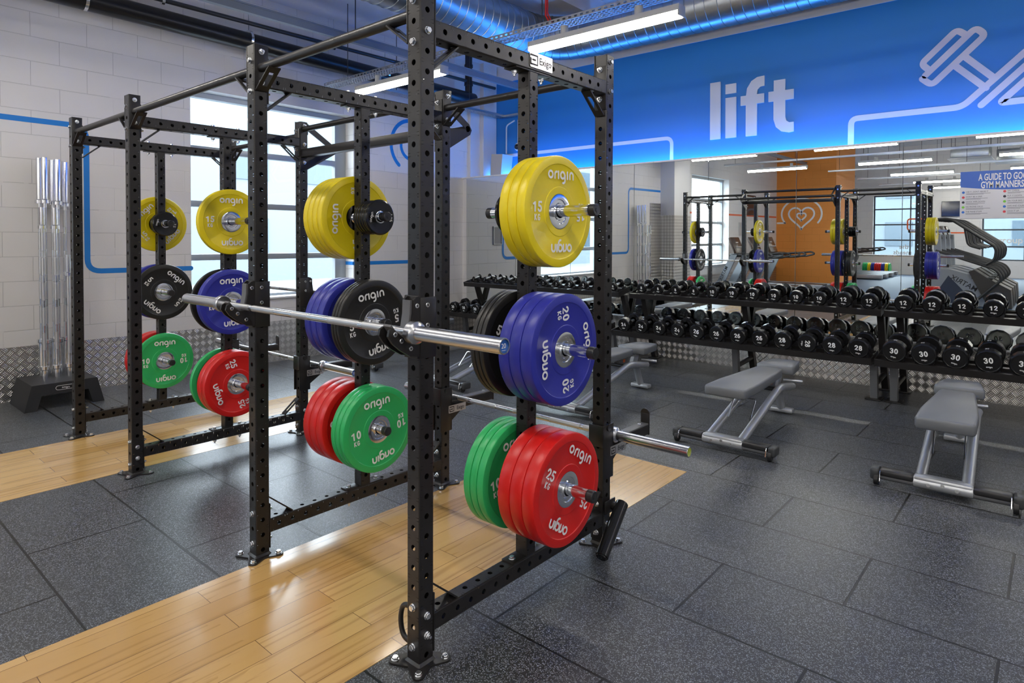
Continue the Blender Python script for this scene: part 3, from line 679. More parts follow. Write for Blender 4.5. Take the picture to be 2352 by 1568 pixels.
for k in range(10):
    cx = -0.365 + 0.30 * (k // 5); cz = 0.025 - 0.045 * (k % 5)
    f = bm.faces.new([bm.verts.new(MQ @ Vector((cx + 0.011 * math.cos(t * PI / 8), cz + 0.011 * math.sin(t * PI / 8), 0))) for t in range(16)]); f.material_index = cl[k]
    vs, fs = text_geo(tx[k], 0.0, 1.0); wd = max(v.x for v in vs) * 2 * 0.019
    text(bm, tx[k], 0.019, MQ @ Matrix.Translation((cx + 0.02 + wd / 2 * 0.8, cz + 0.004, 0)), 3, 0.0, 0.8)
    for q in range(2): box(bm, (cx + 0.02, -0.0012, cz - 0.012 - 0.008 * q), (cx + 0.20 - 0.05 * q - 0.02 * (k % 3), 0.0, cz - 0.0095 - 0.008 * q), mi=3)
fin(bm, 'board', [mat('board_white', (0.72, 0.72, 0.76), 0.4), mat('board_blue', (0.03, 0.13, 0.55), 0.4), white_ink, mat('board_text', (0.06, 0.06, 0.09), 0.6), mat('dot_blue', (0.02, 0.15, 0.6), 0.5), mat('dot_red', (0.7, 0.06, 0.08), 0.5), mat('dot_black', (0.02, 0.02, 0.04), 0.5), mat('dot_green', (0.2, 0.6, 0.05), 0.5)], e)
for sx in (-0.3, 0.3):
    bm = B(); cyl(bm, (sx, 0.02, 0.15), (sx, 0.034, 0.15), 0.012, 12); fin(bm, 'stand_off', chrome, e)

# ================================================================== power rack
S_ = 0.0665; H_ = 2.39; XA, XB, XD, XE = -1.6614, -2.8103, -4.3915, -5.5514; YA, YC = 1.4435, 2.6175; HP = 0.0704
YMID = YA + (YC - YA + S_) / 2
def hole_face(bm, w, z0, z1, holes, fr, t=0.003, rh=0.0105, n=12, bev=0.005):
    """flat wall strip of a square tube with real round holes; fr(u, z, depth) -> Vector"""
    hw = w / 2 - bev
    zs = [z0]
    for h in holes: zs += [h - 0.03, h + 0.03]
    zs.append(z1)
    def quad(a, b_, c, d, dep=0): bm.faces.new([bm.verts.new(fr(u, z, dep)) for u, z in (a, b_, c, d)])
    for i in range(0, len(zs), 2):
        if zs[i + 1] - zs[i] > 1e-4: quad((-hw, zs[i]), (hw, zs[i]), (hw, zs[i + 1]), (-hw, zs[i + 1]))
    for h in holes:
        outer = []; inner = []
        for k in range(n * 2):
            a = 2 * PI * k / (n * 2); c, s = math.cos(a), math.sin(a); m = max(abs(c) / hw, abs(s) / 0.03)
            outer.append(bm.verts.new(fr(c / m, h + s / m, 0))); inner.append(bm.verts.new(fr(rh * c, h + rh * s, 0)))
        deep = [bm.verts.new(fr(rh * math.cos(2 * PI * k / (n * 2)), h + rh * math.sin(2 * PI * k / (n * 2)), t)) for k in range(n * 2)]
        skinr(bm, inner, outer); skinr(bm, deep, inner)
def sq_tube(bm, L, off_u, off_v, holes_u=True, holes_v=True, skip=0.0, w=S_, d=S_, axis='z', n=8):
    """square tube of length L along local z, centred on its axis; holes at off + k*HP on the u (x-facing) and v (y-facing) walls"""
    bev = 0.005
    ru = [off_u + HP * k for k in range(200) if 0.03 < off_u + HP * k < L - 0.025] if holes_u else []
    rv = [off_v + HP * k for k in range(200) if 0.03 < off_v + HP * k < L - 0.025] if holes_v else []
    for sg_ in (1, -1):
        hole_face(bm, d, 0, L, ru, lambda u, z, e_, s=sg_: Vector((s * (w / 2 - e_), u * s, z)), n=n)
        hole_face(bm, w, 0, L, rv, lambda u, z, e_, s=sg_: Vector((-u * s, s * (d / 2 - e_), z)), n=n)
    for sx in (1, -1):
        for sy in (1, -1):
            pts = [(w / 2, d / 2 - bev), (w / 2 - bev * 0.3, d / 2 - bev * 0.3), (w / 2 - bev, d / 2)]
            for (a, b_), (c, e_) in zip(pts, pts[1:]):
                q = [bm.verts.new((sx * a, sy * b_, 0)), bm.verts.new((sx * c, sy * e_, 0)), bm.verts.new((sx * c, sy * e_, L)), bm.verts.new((sx * a, sy * b_, L))]
                bm.faces.new(q if sx * sy > 0 else q[::-1])
def cap_lid(bm, z, w=S_, d=S_, up=True):
    vs = [bm.verts.new((x, y, z)) for x, y in rrect(w - 0.001, d - 0.001, 0.005, 2)]
    bm.faces.new(vs if up else vs[::-1])
def bolt_mesh(name, nut=False):
    bm = B(); cyl(bm, (0, 0, 0), (0, 0, 0.002), 0.0135, 16); cyl(bm, (0, 0, 0.002), (0, 0, 0.0105), 0.0115, 6, bev=0.001)
    if nut: cyl(bm, (0, 0, 0.0105), (0, 0, 0.014), 0.0075, 12); cyl(bm, (0, 0, 0.014), (0, 0, 0.022), 0.005, 10)
    else: cyl(bm, (0, 0, 0.0105), (0, 0, 0.012), 0.009, 12)
    o = fin(bm, name, zinc); me = o.data; bpy.data.objects.remove(o); return me
M_BOLT = bolt_mesh('bolt'); M_NUT = bolt_mesh('nut', True)
def bolt(parent, p, d, nut=False):
    o = bpy.data.objects.new('nut' if nut else 'bolt', M_NUT if nut else M_BOLT); COL.objects.link(o); o.parent = parent
    x, y, z = frame_of(d); o.matrix_local = Matrix(((x.x, y.x, z.x, p[0]), (x.y, y.y, z.y, p[1]), (x.z, y.z, z.z, p[2]), (0, 0, 0, 1)))
    return o
rack = empty('power_rack', 'long black bolted steel power rack of eight drilled uprights standing on the floor', 'power rack', None, (XA - S_ / 2, YA + S_ / 2, 0))
RO = Vector(rack.location)
def rl(p): return Vector(p) - RO
bm = B(); sq_tube(bm, H_, 0.036, 0.066); cap_lid(bm, H_); up0 = fin(bm, 'upright', steel, rack, smooth=30)
ups = {}
bp_me = None
for xn, x in (('A', XA), ('B', XB), ('D', XD), ('E', XE)):
    for yn, y in (('n', YA), ('f', YC)):
        c = Vector((x - S_ / 2, y + S_ / 2, 0)); first_ = xn == 'A' and yn == 'n'
        u = up0 if first_ else part_copy(up0, rack); u.location = c - RO; ups[xn + yn] = u
        if bp_me is None:
            bm = B()
            pl = []
            for a in (45, 135, 225, 315):
                cx, cy = 0.088 * math.cos(R(a)), 0.088 * math.sin(R(a))
                pl += [(cx + 0.022 * math.cos(R(a + t)), cy + 0.022 * math.sin(R(a + t))) for t in (-80, -50, -20, 10, 40, 70)]
                pl += [(0.056 * math.cos(R(a + 45)), 0.056 * math.sin(R(a + 45)))]
            prism(bm, pl, 0.001, 0.008, 'z')
            r0, r1 = rrect(S_ + 0.016, S_ + 0.016, 0.008, 3), rrect(S_ + 0.001, S_ + 0.001, 0.005, 3)
            A_ = [bm.verts.new((*p, 0.008)) for p in r0]; C_ = [bm.verts.new((*p, 0.017)) for p in r1]; skinr(bm, A_, C_)
            o = fin(bm, 'base_plate', steel, u); bp_me = o.data
        else: o = fin(None, 'base_plate', None, u, mesh=bp_me)
        for a in (45, 135, 225, 315): bolt(u, (0.088 * math.cos(R(a)), 0.088 * math.sin(R(a)), 0.008), (0, 0, 1))
        sy = -1 if yn == 'n' else 1
        for z in (0.066, 0.207, 2.178, 2.319): bolt(u, (0, sy * S_ / 2, z), (0, sy, 0)); bolt(u, (0, -sy * (S_ / 2 + 0.006), z), (0, -sy, 0), True)
        if xn in 'AD': bolt(u, (S_ / 2, 0, 0.106), (1, 0, 0), True); bolt(u, (S_ / 2, 0, 0.176), (1, 0, 0))
        for sx in (1, -1):
            if (xn == 'E' and sx < 0): continue
            for z in (2.218, 2.359): bolt(u, (sx * (S_ / 2 + (0.006 if not (xn == 'A' and sx > 0) else 0)), 0, z), (sx, 0, 0), xn != 'A')
def strap(bm, p, a, c, wdt, axis, th=0.006):
    """slotted diagonal strap between 2-D points a and c in the plane of `axis`, wdt wide across it"""
    av, cv = Vector(a), Vector(c); t = (cv - av).normalized(); L = (cv - av).length; nr = Vector((-t.y, t.x))
    def W3(s, q, h):      # s along, q across the member, h thickness
        m = av + t * s + nr * h
        return Vector((m.x, q, m.y)) + p if axis == 'x' else Vector((q, m.x, m.y)) + p
    o = [(0, -wdt), (L, -wdt), (L, wdt), (0, wdt)]
    i_ = [(L * 0.22, -wdt * 0.4), (L * 0.78, -wdt * 0.4), (L * 0.78, wdt * 0.4), (L * 0.22, wdt * 0.4)]
    vs = [[bm.verts.new(W3(s, q, h)) for s, q in poly] for poly in (o, i_) for h in (-th / 2, th / 2)]; fs = []
    for k in range(4):
        j = (k + 1) % 4
        for q in ((vs[0][k], vs[0][j], vs[2][j], vs[2][k]), (vs[1][k], vs[3][k], vs[3][j], vs[1][j]), (vs[0][k], vs[1][k], vs[1][j], vs[0][j]), (vs[2][k], vs[2][j], vs[3][j], vs[3][k])): fs.append(bm.faces.new(q))
    bmesh.ops.recalc_face_normals(bm, faces=fs)
def side_beam(x, z, low):
    """drilled beam along Y between near and far upright, flange and slotted straps at both ends"""
    L = YC - YA - S_; bm = B(); sq_tube(bm, L, 0.05, 0.05, n=8)
    bm.transform(Matrix(((1, 0, 0, 0), (0, 0, 1, 0), (0, -1, 0, 0), (0, 0, 0, 1))))
    fl = 0.105; s = 1 if low else -1
    for y0, d in ((0, 1), (L, -1)):
        box(bm, (-S_ / 2, min(y0, y0 + d * 0.006), -fl), (S_ / 2, max(y0, y0 + d * 0.006), fl), 0.001)
        strap(bm, Vector((0, 0, 0)), (y0 + d * 0.125, s * S_ / 2), (y0 + d * 0.006, s * (S_ / 2 + 0.10)), 0.026, 'y')
    o = fin(bm, 'side_beam', steel, rack, smooth=30); o.location = rl((x - S_ / 2, YA + S_, z)); return o
beams = {}
for xn, x in (('A', XA), ('B', XB), ('D', XD), ('E', XE)):
    if xn == 'A':
        beams['Al'] = side_beam(x, 0.137, True); beams['Ah'] = side_beam(x, 2.232, False)
    else:
        for k, z in (('l', 0.137), ('h', 2.232)):
            o = part_copy(beams['A' + k], rack); o.location = rl((x - S_ / 2, YA + S_, z)); beams[xn + k] = o
# weight storage posts
pw = 0.060
z0p, z1p = 0.137 + S_ / 2, 2.232 - S_ / 2
bm = B(); sq_tube(bm, z1p - z0p - 0.012, 0.05, 0.085, w=S_ * 0.95, d=pw)
for zz in (0, z1p - z0p - 0.018): box(bm, (-S_ / 2, -0.115, zz - 0.006 if zz == 0 else zz + 0.006), (S_ / 2, 0.115, zz if zz == 0 else zz + 0.012), 0.001)
post0 = fin(bm, 'storage_post', steel, rack, smooth=30)
def peg_mesh(L):
    bm = B(); cyl(bm, (0, 0, 0), (0.005, 0, 0), 0.032, 20); cyl(bm, (0, 0, 0), (L - 0.03, 0, 0), 0.0235, 24, caps=False); o = fin(bm, 'plate_peg', chrome); me = o.data; bpy.data.objects.remove(o)
    bm = B(); cyl(bm, (L - 0.03, 0, 0), (L, 0, 0), 0.0245, 24, bev=0.003); cyl(bm, (L, 0, 0), (L + 0.002, 0, 0), 0.010, 16); o = fin(bm, 'peg_cap', blackplas); mc_ = o.data; bpy.data.objects.remove(o); return me, mc_
PEG_L, PEG_S = peg_mesh(0.315), peg_mesh(0.19)
PZ = (1.615, 1.061, 0.50); OUT = {'A': 1, 'B': -1, 'D': 1, 'E': -1}
for xn, x in (('A', XA), ('B', XB), ('D', XD), ('E', XE)):
    p = post0 if xn == 'A' else part_copy(post0, rack); p.location = rl((x - S_ / 2, YMID, z0p + 0.006))
    for z in PZ:
        for sx in (1, -1):
            me, mc_ = PEG_L if sx == OUT[xn] else PEG_S
            o = fin(None, 'plate_peg', None, p, mesh=me); o.location = (sx * S_ / 2 * 0.95, 0, z - z0p - 0.006); o.rotation_euler = (0, 0, 0 if sx > 0 else PI)
            c = fin(None, 'peg_cap', None, p, mesh=mc_); c.location = o.location; c.rotation_euler = o.rotation_euler
    for yy in (-0.088, 0.088):
        bolt(p, (0, yy, 0.0), (0, 0, 1)); bolt(p, (0, yy, -S_ - 0.012), (0, 0, -1), True)
        bolt(p, (0, yy, z1p - z0p - 0.018), (0, 0, -1), True); bolt(p, (0, yy, z1p - z0p + S_ - 0.006), (0, 0, 1))
# pull-up bars and cross members along X
def cross_bar(x0, x1, y, z, kind='round', straps=True, fl=0.105):
    """x0 < x1 are the facing sides of the two uprights"""
    L = x1 - x0; bm = B()
    if kind == 'round': cyl(bm, (0, 0, 0), (L, 0, 0), 0.0205, 20, caps=False)
    else: box(bm, (0, -0.03, -0.03), (L, 0.03, 0.03), 0.005)
    for xx, d in ((0, 1), (L, -1)):
        if fl: box(bm, (min(xx, xx + d * 0.006), -S_ / 2, -fl), (max(xx, xx + d * 0.006), S_ / 2, fl), 0.001)
        if straps: strap(bm, Vector((0, 0, 0)), (xx + d * 0.125, -0.018), (xx + d * 0.006, -fl), 0.030, 'x')
    o = fin(bm, 'pull_up_bar' if kind == 'round' else 'cross_beam', steel, rack, smooth=35); o.location = rl((x0, y, z)); return o
yn_, yf_ = YA + S_ / 2, YC + S_ / 2
for a, c in ((XB, XA - S_), (XD, XB - S_), (XE, XD - S_)):
    cross_bar(a, c, yn_, 2.286)
for a, c in ((XB, XA - S_), (XE, XD - S_)): cross_bar(a, c, yf_, 2.290)
cross_bar(XD, XB - S_, yf_, 2.335, straps=False, fl=0.04)
cross_bar(XD, XB - S_, yf_, 2.150, kind='square', straps=False, fl=0.0)
for x, d in ((XD, 1), (XB - S_, -1)):
    bm = B(); a0, a1 = (0, 0.007) if d > 0 else (-0.007, 0)
    prism(bm, [(-0.03, 0.19), (0.012, 0.19), (0.262, 0.035), (0.285, 0.0), (0.24, 0.0), (0.03, 0.125), (-0.03, 0.125)], a0, a1, 'x')
    prism(bm, [(-0.03, -0.02), (0.24, 0.0), (0.285, 0.0), (0.272, -0.03), (0.03, -0.17), (-0.03, -0.17)], a0, a1, 'x')
    prism(bm, [(-0.03, 0.125), (0.025, 0.125), (0.025, -0.02), (-0.03, -0.02)], a0, a1, 'x')
    o = fin(bm, 'side_plate', steel, rack); o.location = rl((x, yf_, 2.20))
    for z in (0.16, 0.02, -0.12): bolt(o, (a1 if d > 0 else a0, 0, z), (d, 0, 0), True)
bm = B(); cyl(bm, (0, 0, 0), (XB - S_ - XD, 0, 0), 0.0205, 20); o = fin(bm, 'pull_up_bar', steel, rack); o.location = rl((XD, yf_ + 0.25, 2.205))
# anchor ring near the foot of the nearest upright
bm = B(); tube(bm, rnd([(0, 0, 0.178), (-0.062, 0, 0.172), (-0.078, 0, 0.11), (-0.062, 0, 0.05), (0, 0, 0.044)], 0.035, 5), 0.0095, 12); o = fin(bm, 'anchor_loop', steel, rack); o.location = rl((XA - S_, yn_, 0))
# maker's plate on the top beam
def nameplate(parent, M, w, h, sz):
    bm = B(); 
    pr = rrect(w, h, 0.004, 3); n = len(pr)
    A_ = [bm.verts.new(M @ Vector((*p, 0))) for p in pr]; C_ = [bm.verts.new(M @ Vector((*p, 0.0025))) for p in pr]
    bm.faces.new(C_); skinr(bm, A_, C_)
    Mt = M @ Matrix.Translation((0, 0, 0.0030))
    text(bm, 'Exigo', sz * 0.92, Mt @ Matrix.Translation((w * 0.17, 0, 0)), 1, 0.012, 0.92)
    k = h * 0.30; cx = -w * 0.33; wl_ = h * 0.13
    for pts in ([(cx - k * 1.2, k), (cx + k * 1.2, k), (cx + k * 1.2, -k), (cx - k * 1.2, -k)], [(cx - k * 1.2, k * 0.2), (cx - k * 1.2, -k)], [(cx - k * 0.5, 0.0), (cx + k * 0.4, 0.0)]): stroke(bm, pts, wl_, Mt, 1)
    for sx in (-1, 1):
        f = bm.faces.new([bm.verts.new(Mt @ Vector((sx * (w / 2 - 0.008) + 0.0025 * math.cos(t), 0.0025 * math.sin(t), 0))) for t in [i * PI / 4 for i in range(8)]]); f.material_index = 1
    return fin(bm, 'nameplate', [mat('satin_aluminium', (0.72, 0.70, 0.68), 0.3, 0.85), mat('plate_print', (0.01, 0.01, 0.01), 0.5)], parent)
YZx = lambda y, z, x: YZ(y, z, x)
nameplate(beams['Ah'], YZ(YMID - YA - S_ + 0.045, 0.010, S_ / 2 + 0.0005), 0.150, 0.062, 0.045)

# ================================================================== weight plates (axis = local z, faces +X in the world)
def bumper(name, m, kg, t):
    """bumper plate: flat tyre-like rim, recessed web, raised hub ring, steel centre, raised white lettering on both faces"""
    e = empty('weight_plate'); h = t / 2; bm = B()
    prof = [(0.225 - 0.006, -h), (0.225 - 0.0018, -h + 0.0018), (0.225, -h + 0.006), (0.225, h - 0.006), (0.225 - 0.0018, h - 0.0018), (0.225 - 0.006, h), (0.192, h), (0.1895, h - 0.0025), (0.1885, h - 0.003), (0.101, h - 0.003), (0.0985, h - 0.0012), (0.084, h - 0.0012), (0.072, h - 0.002), (0.070, h - 0.006)]
    prof = prof + [(r, -z) for r, z in prof[::-1][:-1]][:-5]
    lathe(bm, prof, n=72)
    for sgn in (1, -1):
        M0 = Matrix.Translation((0, 0, sgn * (h - 0.0030 + 0.0016))) @ (Matrix.Identity(4) if sgn > 0 else Matrix.Rotation(PI, 4, 'Y'))
        for a in (0, PI):
            Ra = Matrix.Rotation(a, 4, 'Z')
            logo(bm, M0 @ Ra @ Matrix.Translation((0, 0.146, 0)), 0.0345, 1)
            digits(bm, str(kg), 0.045, M0 @ Ra @ Matrix.Translation((-0.145, 0.016, 0)))
            digits(bm, 'KG', 0.026, M0 @ Ra @ Matrix.Translation((-0.145, -0.026, 0)), adv=0.74)
    fin(bm, 'rubber_disc', [m, white_ink], e, smooth=30)
    bm = B(); hh = h - 0.002
    pr = [(0.0262, -hh), (0.071, -hh), (0.071, hh), (0.066, hh + 0.0008), (0.050, hh + 0.0008), (0.048, hh - 0.003), (0.036, hh - 0.003), (0.033, hh + 0.001), (0.0262, hh + 0.001)]
    pr2 = [(0.0262, -hh - 0.001), (0.033, -hh - 0.001), (0.036, -hh + 0.003), (0.048, -hh + 0.003), (0.050, -hh - 0.0008), (0.066, -hh - 0.0008), (0.071, -hh)] + pr[2:]
    lathe(bm, pr2, n=48, closed=True); fin(bm, 'steel_hub', chrome, e, smooth=30)
    return e
def disc(name, kg, r, t):
    e = empty('weight_plate'); h = t / 2; bm = B()
    prof = [(r - 0.008, -h), (r, -h + 0.006), (r, h - 0.006), (r - 0.008, h), (r * 0.62, h - 0.0015), (0.032, h - 0.0015)]
    prof += [(0.032, -h + 0.0015), (r * 0.62, -h + 0.0015), (r - 0.008, -h)]
    lathe(bm, prof[:-1], n=48, closed=True)
    M0 = Matrix.Translation((0, 0, h - 0.0002))
    logo(bm, M0 @ Matrix.Rotation(PI / 2, 4, 'Z') @ Matrix.Translation((0, r * 0.68, 0)), 0.0115, 1)
    text(bm, kg, 0.026, M0 @ Matrix.Rotation(-PI / 2, 4, 'Z') @ Matrix.Translation((0, r * 0.70, 0)), 1, 0.02)
    for sgn in (1, -1):
        for k in range(2):
            a0 = 60 + 180 * k; stroke(bm, arc(0, 0, r * 0.62, a0 - 35, a0 + 35, 10), 0.0015, Matrix.Translation((0, 0, sgn * (h - 0.0002))), 0)
    fin(bm, 'rubber_disc', [ureth, white_ink], e, smooth=35)
    bm = B(); lathe(bm, [(0.026, -h), (0.0325, -h), (0.0325, h), (0.030, h + 0.0006), (0.026, h + 0.0006)], n=32, closed=True); fin(bm, 'steel_hub', chrome, e)
    return e
KIND = {'y': ('yellow', bump_y, 15, 0.0432), 'b': ('blue', bump_b, 20, 0.0545), 'r': ('red', bump_r, 25, 0.0600), 'g': ('green', bump_g, 10, 0.0365), 'k': ('black', bump_k, 5, 0.0240)}
proto = {}
ordn = ['outermost', 'second', 'third', 'fourth']
def face_frame(x, z, spin):
    return Matrix(((0, 0, 1, x), (1, 0, 0, YMID), (0, 1, 0, z), (0, 0, 0, 1))) @ Matrix.Rotation(R(spin), 4, 'Z')
SIDE = {'A': 'the nearest post', 'B': 'the second post', 'D': 'the third post', 'E': 'the fourth post'}
SD = {1: 'right', -1: 'left'}
def stack(post, x, z, side, kind, n, spin, n0=0, gap=0.001):
    """n plates pushed onto one peg against the storage post; side +1 = towards +X"""
    post_face = x if side > 0 else x - S_
    pos = post_face + side * 0.006; out = side * 1
    for i in range(n):
        nm, m, kg, t = KIND[kind]
        if kind not in proto: proto[kind] = bumper(nm, m, kg, t); o = proto[kind]
        else: o = dup(proto[kind])
        c = pos + side * (t / 2); pos += side * (t + gap)
        front = (i == n - 1) if side > 0 else (i == 0)
        rs = random.Random(hash((post, kind, i)) % 999 if False else (ord(post) * 7 + ord(kind) * 3 + i))
        o.matrix_world = face_frame(c, z - 0.0023, spin if front else rs.uniform(0, 360))
        k = n - 1 - i
        where = ('outermost' if k == 0 else 'innermost' if i == 0 else 'middle') if n > 1 else 'only'
        lay = 'outer' if side == OUT[post] else 'inner'
        if n == 4 and where == 'middle': where = 'second from outside' if k == 1 else 'third from outside'
        tag(o, '%s %d kg bumper plate, %s of %d, %s side of %s' % (nm, kg, where, n, SD[side], SIDE[post]) if n > 1 else 'single %s %d kg bumper plate, %s side of %s' % (nm, kg, SD[side], SIDE[post]), 'weight plate', '%s bumper plates on the rack' % nm)
YP, MP, LP = PZ
stack('A', XA, YP, 1, 'y', 3, 0); stack('A', XA, MP, 1, 'b', 3, -83); stack('A', XA, LP, 1, 'r', 3, -32)
stack('A', XA, MP, -1, 'k', 3, -22); stack('A', XA, LP, -1, 'g', 3, 8)
stack('B', XB, YP, -1, 'y', 4, 92); stack('B', XB, MP, -1, 'b', 3, -60); stack('B', XB, LP, -1, 'r', 3, 58)
stack('B', XB, MP, 1, 'k', 3, 10); stack('B', XB, LP, 1, 'g', 3, 7)
stack('D', XD, YP, 1, 'y', 1, 0); stack('D', XD, MP, 1, 'b', 1, 3); stack('D', XD, LP, 1, 'r', 2, -72)
stack('D', XD, MP, -1, 'k', 1, 0); stack('D', XD, LP, -1, 'g', 1, 0)
stack('E', XE, YP, -1, 'y', 1, 45); stack('E', XE, MP, -1, 'b', 1, 0); stack('E', XE, LP, -1, 'r', 2, 0)
stack('E', XE, MP, 1, 'k', 1, -40); stack('E', XE, LP, 1, 'g', 1, 0)
d0 = None
nth_ = ['first', 'second', 'third', 'fourth', 'fifth', 'sixth']
def discs(post, x, side, spec):
    global d0
    pos = (x if side > 0 else x - S_) + side * 0.006
    for i, (kg, r, t, spin) in enumerate(spec):
        o = disc('d', kg, r, t); c = pos + side * t / 2; pos += side * (t + 0.001)
        o.matrix_world = face_frame(c, YP - 0.0023, spin)
        tag(o, 'small black %s kg disc, %s outward from %s' % (kg, nth_[i], SIDE[post]), 'weight plate', 'small black discs on the inner top pegs')
discs('B', XB, 1, [('2.5', 0.088, 0.021, 30), ('2.5', 0.090, 0.021, 120), ('2.5', 0.090, 0.021, -60), ('1.25', 0.088, 0.017, 10), ('1.25', 0.088, 0.017, 70), ('1.25', 0.093, 0.018, 0)])
discs('A', XA, -1, [('2.5', 0.088, 0.024, 20), ('2.5', 0.088, 0.024, -30), ('2.5', 0.088, 0.022, 140)])
discs('E', XE, 1, [('2.5', 0.094, 0.022, 50), ('2.5', 0.094, 0.022, 0), ('2.5', 0.098, 0.022, -10)])
discs('D', XD, -1, [('2.5', 0.080, 0.022, 50), ('1.25', 0.070, 0.018, 0)])

# ================================================================== barbells
def barbell(L, cap_m, txt, label, loc, group='olympic barbells racked on the power rack', upright_=False):
    e = empty('barbell', label, 'barbell', group, loc); sl = 0.415; hs = L / 2
    bm = B(); rs = 0.0142
    ks = [(-hs + sl, -hs + sl + 0.08, 0), (-hs + sl + 0.08, -0.42, 1), (-0.42, -0.395, 0), (-0.395, -0.2, 1), (-0.2, -0.06, 0), (-0.06, 0.06, 1), (0.06, 0.2, 0), (0.2, 0.395, 1), (0.395, 0.42, 0), (0.42, hs - sl - 0.08, 1), (hs - sl - 0.08, hs - sl, 0)]
    for a, c, k in ks: cyl(bm, (a, 0, 0), (c, 0, 0), rs + 0.0001 * k, 24, mi=k, caps=False)
    fin(bm, 'shaft', [brushed, knurl], e)
    for s in (1, -1):
        bm = B()
        lathe(bm, [(rs, -0.004), (0.036, -0.004), (0.0385, 0), (0.0385, 0.026), (0.036, 0.030), (0.031, 0.033), (0.0255, 0.036), (0.025, 0.05), (0.025, sl - 0.002), (0.0235, sl), (0.0205, sl), (0.0205, sl - 0.006)], (s * (hs - sl), 0, 0), (s, 0, 0), 36)
        fin(bm, 'sleeve', brushed, e, smooth=30)
        bm = B(); M_ = Matrix(((0, 0, s, s * (hs - 0.0045)), (s, 0, 0, 0), (0, 1, 0, 0), (0, 0, 0, 1)))
        cyl(bm, (s * (hs - 0.02), 0, 0), (s * (hs - 0.005), 0, 0), 0.0203, 28)
        text(bm, txt, 0.021, M_, 1, 0.01); stroke(bm, [(-0.008, -0.0125), (0.008, -0.0125)], 0.0016, M_, 1)
        fin(bm, 'end_cap', [cap_m, white_ink if cap_m is blue_cap else blackplas], e)
    return e
barbell(2.2, blue_cap, '20', 'steel barbell with blue 20 end caps, held high on the near side of the rack', (-2.323, 1.389, 1.187))
barbell(2.01, yel_cap, '15', 'steel barbell with lime 15 end cap, held low behind the nearest plates', (-2.280, 2.742, 0.522))
barbell(2.2, blue_cap, '20', 'steel barbell with blue end caps, held low on the window end of the rack', (-4.972, 2.742, 0.522))
barbell(2.2, blue_cap, '20', 'steel barbell held high on the window end of the rack in front of the window', (-4.972, 2.742, 1.085))

# ------------------------------------------------------------------ J-cups and spotter arms
def socket_bolt(bm, p, d, mi):
    p = Vector(p); d = Vector(d); cyl(bm, p, p + d * 0.005, 0.0085, 16, mi=mi, bev=0.001); cyl(bm, p + d * 0.005, p + d * 0.0052, 0.004, 6, mi=2)
def jcup(label, x, y, sy, z, group):
    """hook of a bar catch; x = +X face of the upright, y = face it hooks in front of, sy = direction out of that face"""
    e = empty('bar_catch', label, 'bar catch', group, (x - S_ / 2, y, z)); bm = B(); hw = S_ / 2
    prof = [(0.0, 0.115), (-0.018, 0.115), (-0.030, 0.105), (-0.032, 0.06), (-0.040, 0.02), (-0.048, -0.018), (-0.078, -0.016), (-0.105, 0.004), (-0.118, 0.020), (-0.133, 0.012), (-0.138, -0.008), (-0.120, -0.034), (-0.085, -0.062), (-0.045, -0.085), (0.0, -0.092)]
    P_ = [(-sy * a, c) for a, c in prof]
    prism(bm, P_, -hw + 0.012, -hw + 0.022, 'x'); prism(bm, P_, hw - 0.006, hw + 0.004, 'x'); 
    box(bm, (-hw - 0.002, min(0, sy * 0.012), -0.10), (hw + 0.002, max(0, sy * 0.012), 0.118), 0.003)
    # wrap round the +X side of the upright
    ys = sorted((sy * 0.002, -sy * (S_ + 0.004))); box(bm, (hw + 0.0005, ys[0], -0.10), (hw + 0.0065, ys[1], 0.112), 0.002)
    fin(bm, 'bracket', [steel, zinc, blackplas], e, smooth=40)
    bm = B(); lin = [(-0.0305, 0.104), (-0.0385, 0.104), (-0.0405, 0.058), (-0.047, 0.020), (-0.055, -0.009), (-0.078, -0.009), (-0.103, 0.010), (-0.118, 0.029), (-0.122, 0.022), (-0.106, 0.002), (-0.080, -0.0165), (-0.050, -0.018), (-0.040, 0.02), (-0.032, 0.06)]
    prism(bm, [(-sy * a, c) for a, c in lin], -hw + 0.0215, hw - 0.0055, 'x'); fin(bm, 'liner', mat('worn_grey_liner', (0.12, 0.12, 0.125), 0.35), e, smooth=30)
    for a, c in ((0.018, 0.085), (0.112, -0.003), (0.085, -0.028), (0.045, -0.058)):
        bm = B(); socket_bolt(bm, (hw + 0.004, sy * a, c), (1, 0, 0), 0); fin(bm, 'bolt', [zinc, zinc, blackplas], e)
    for a, c in ((-0.028, 0.085), (-0.028, 0.015)):
        bm = B(); socket_bolt(bm, (hw + 0.0065, sy * a, c), (1, 0, 0), 0); fin(bm, 'bolt', [zinc, zinc, blackplas], e)
    return e
jz = 1.187
jg = 'bar catches hooked on the rack uprights'
jcup('black bar catch on the nearest upright, under the blue-capped barbell', XA, YA, -1, jz, jg)
jcup('black bar catch on the second near upright, under the blue-capped barbell', XB, YA, -1, jz, jg)
jcup('black bar catch hooked on the third near upright, holding nothing', XD, YA, -1, 1.42, jg) if False else None
jcup('black bar catch on the far upright in front of the window, under the high barbell', XD, YC + S_, 1, 1.085, jg)
jcup('black bar catch on the far corner upright by the window wall', XE, YC + S_, 1, 1.085, jg)
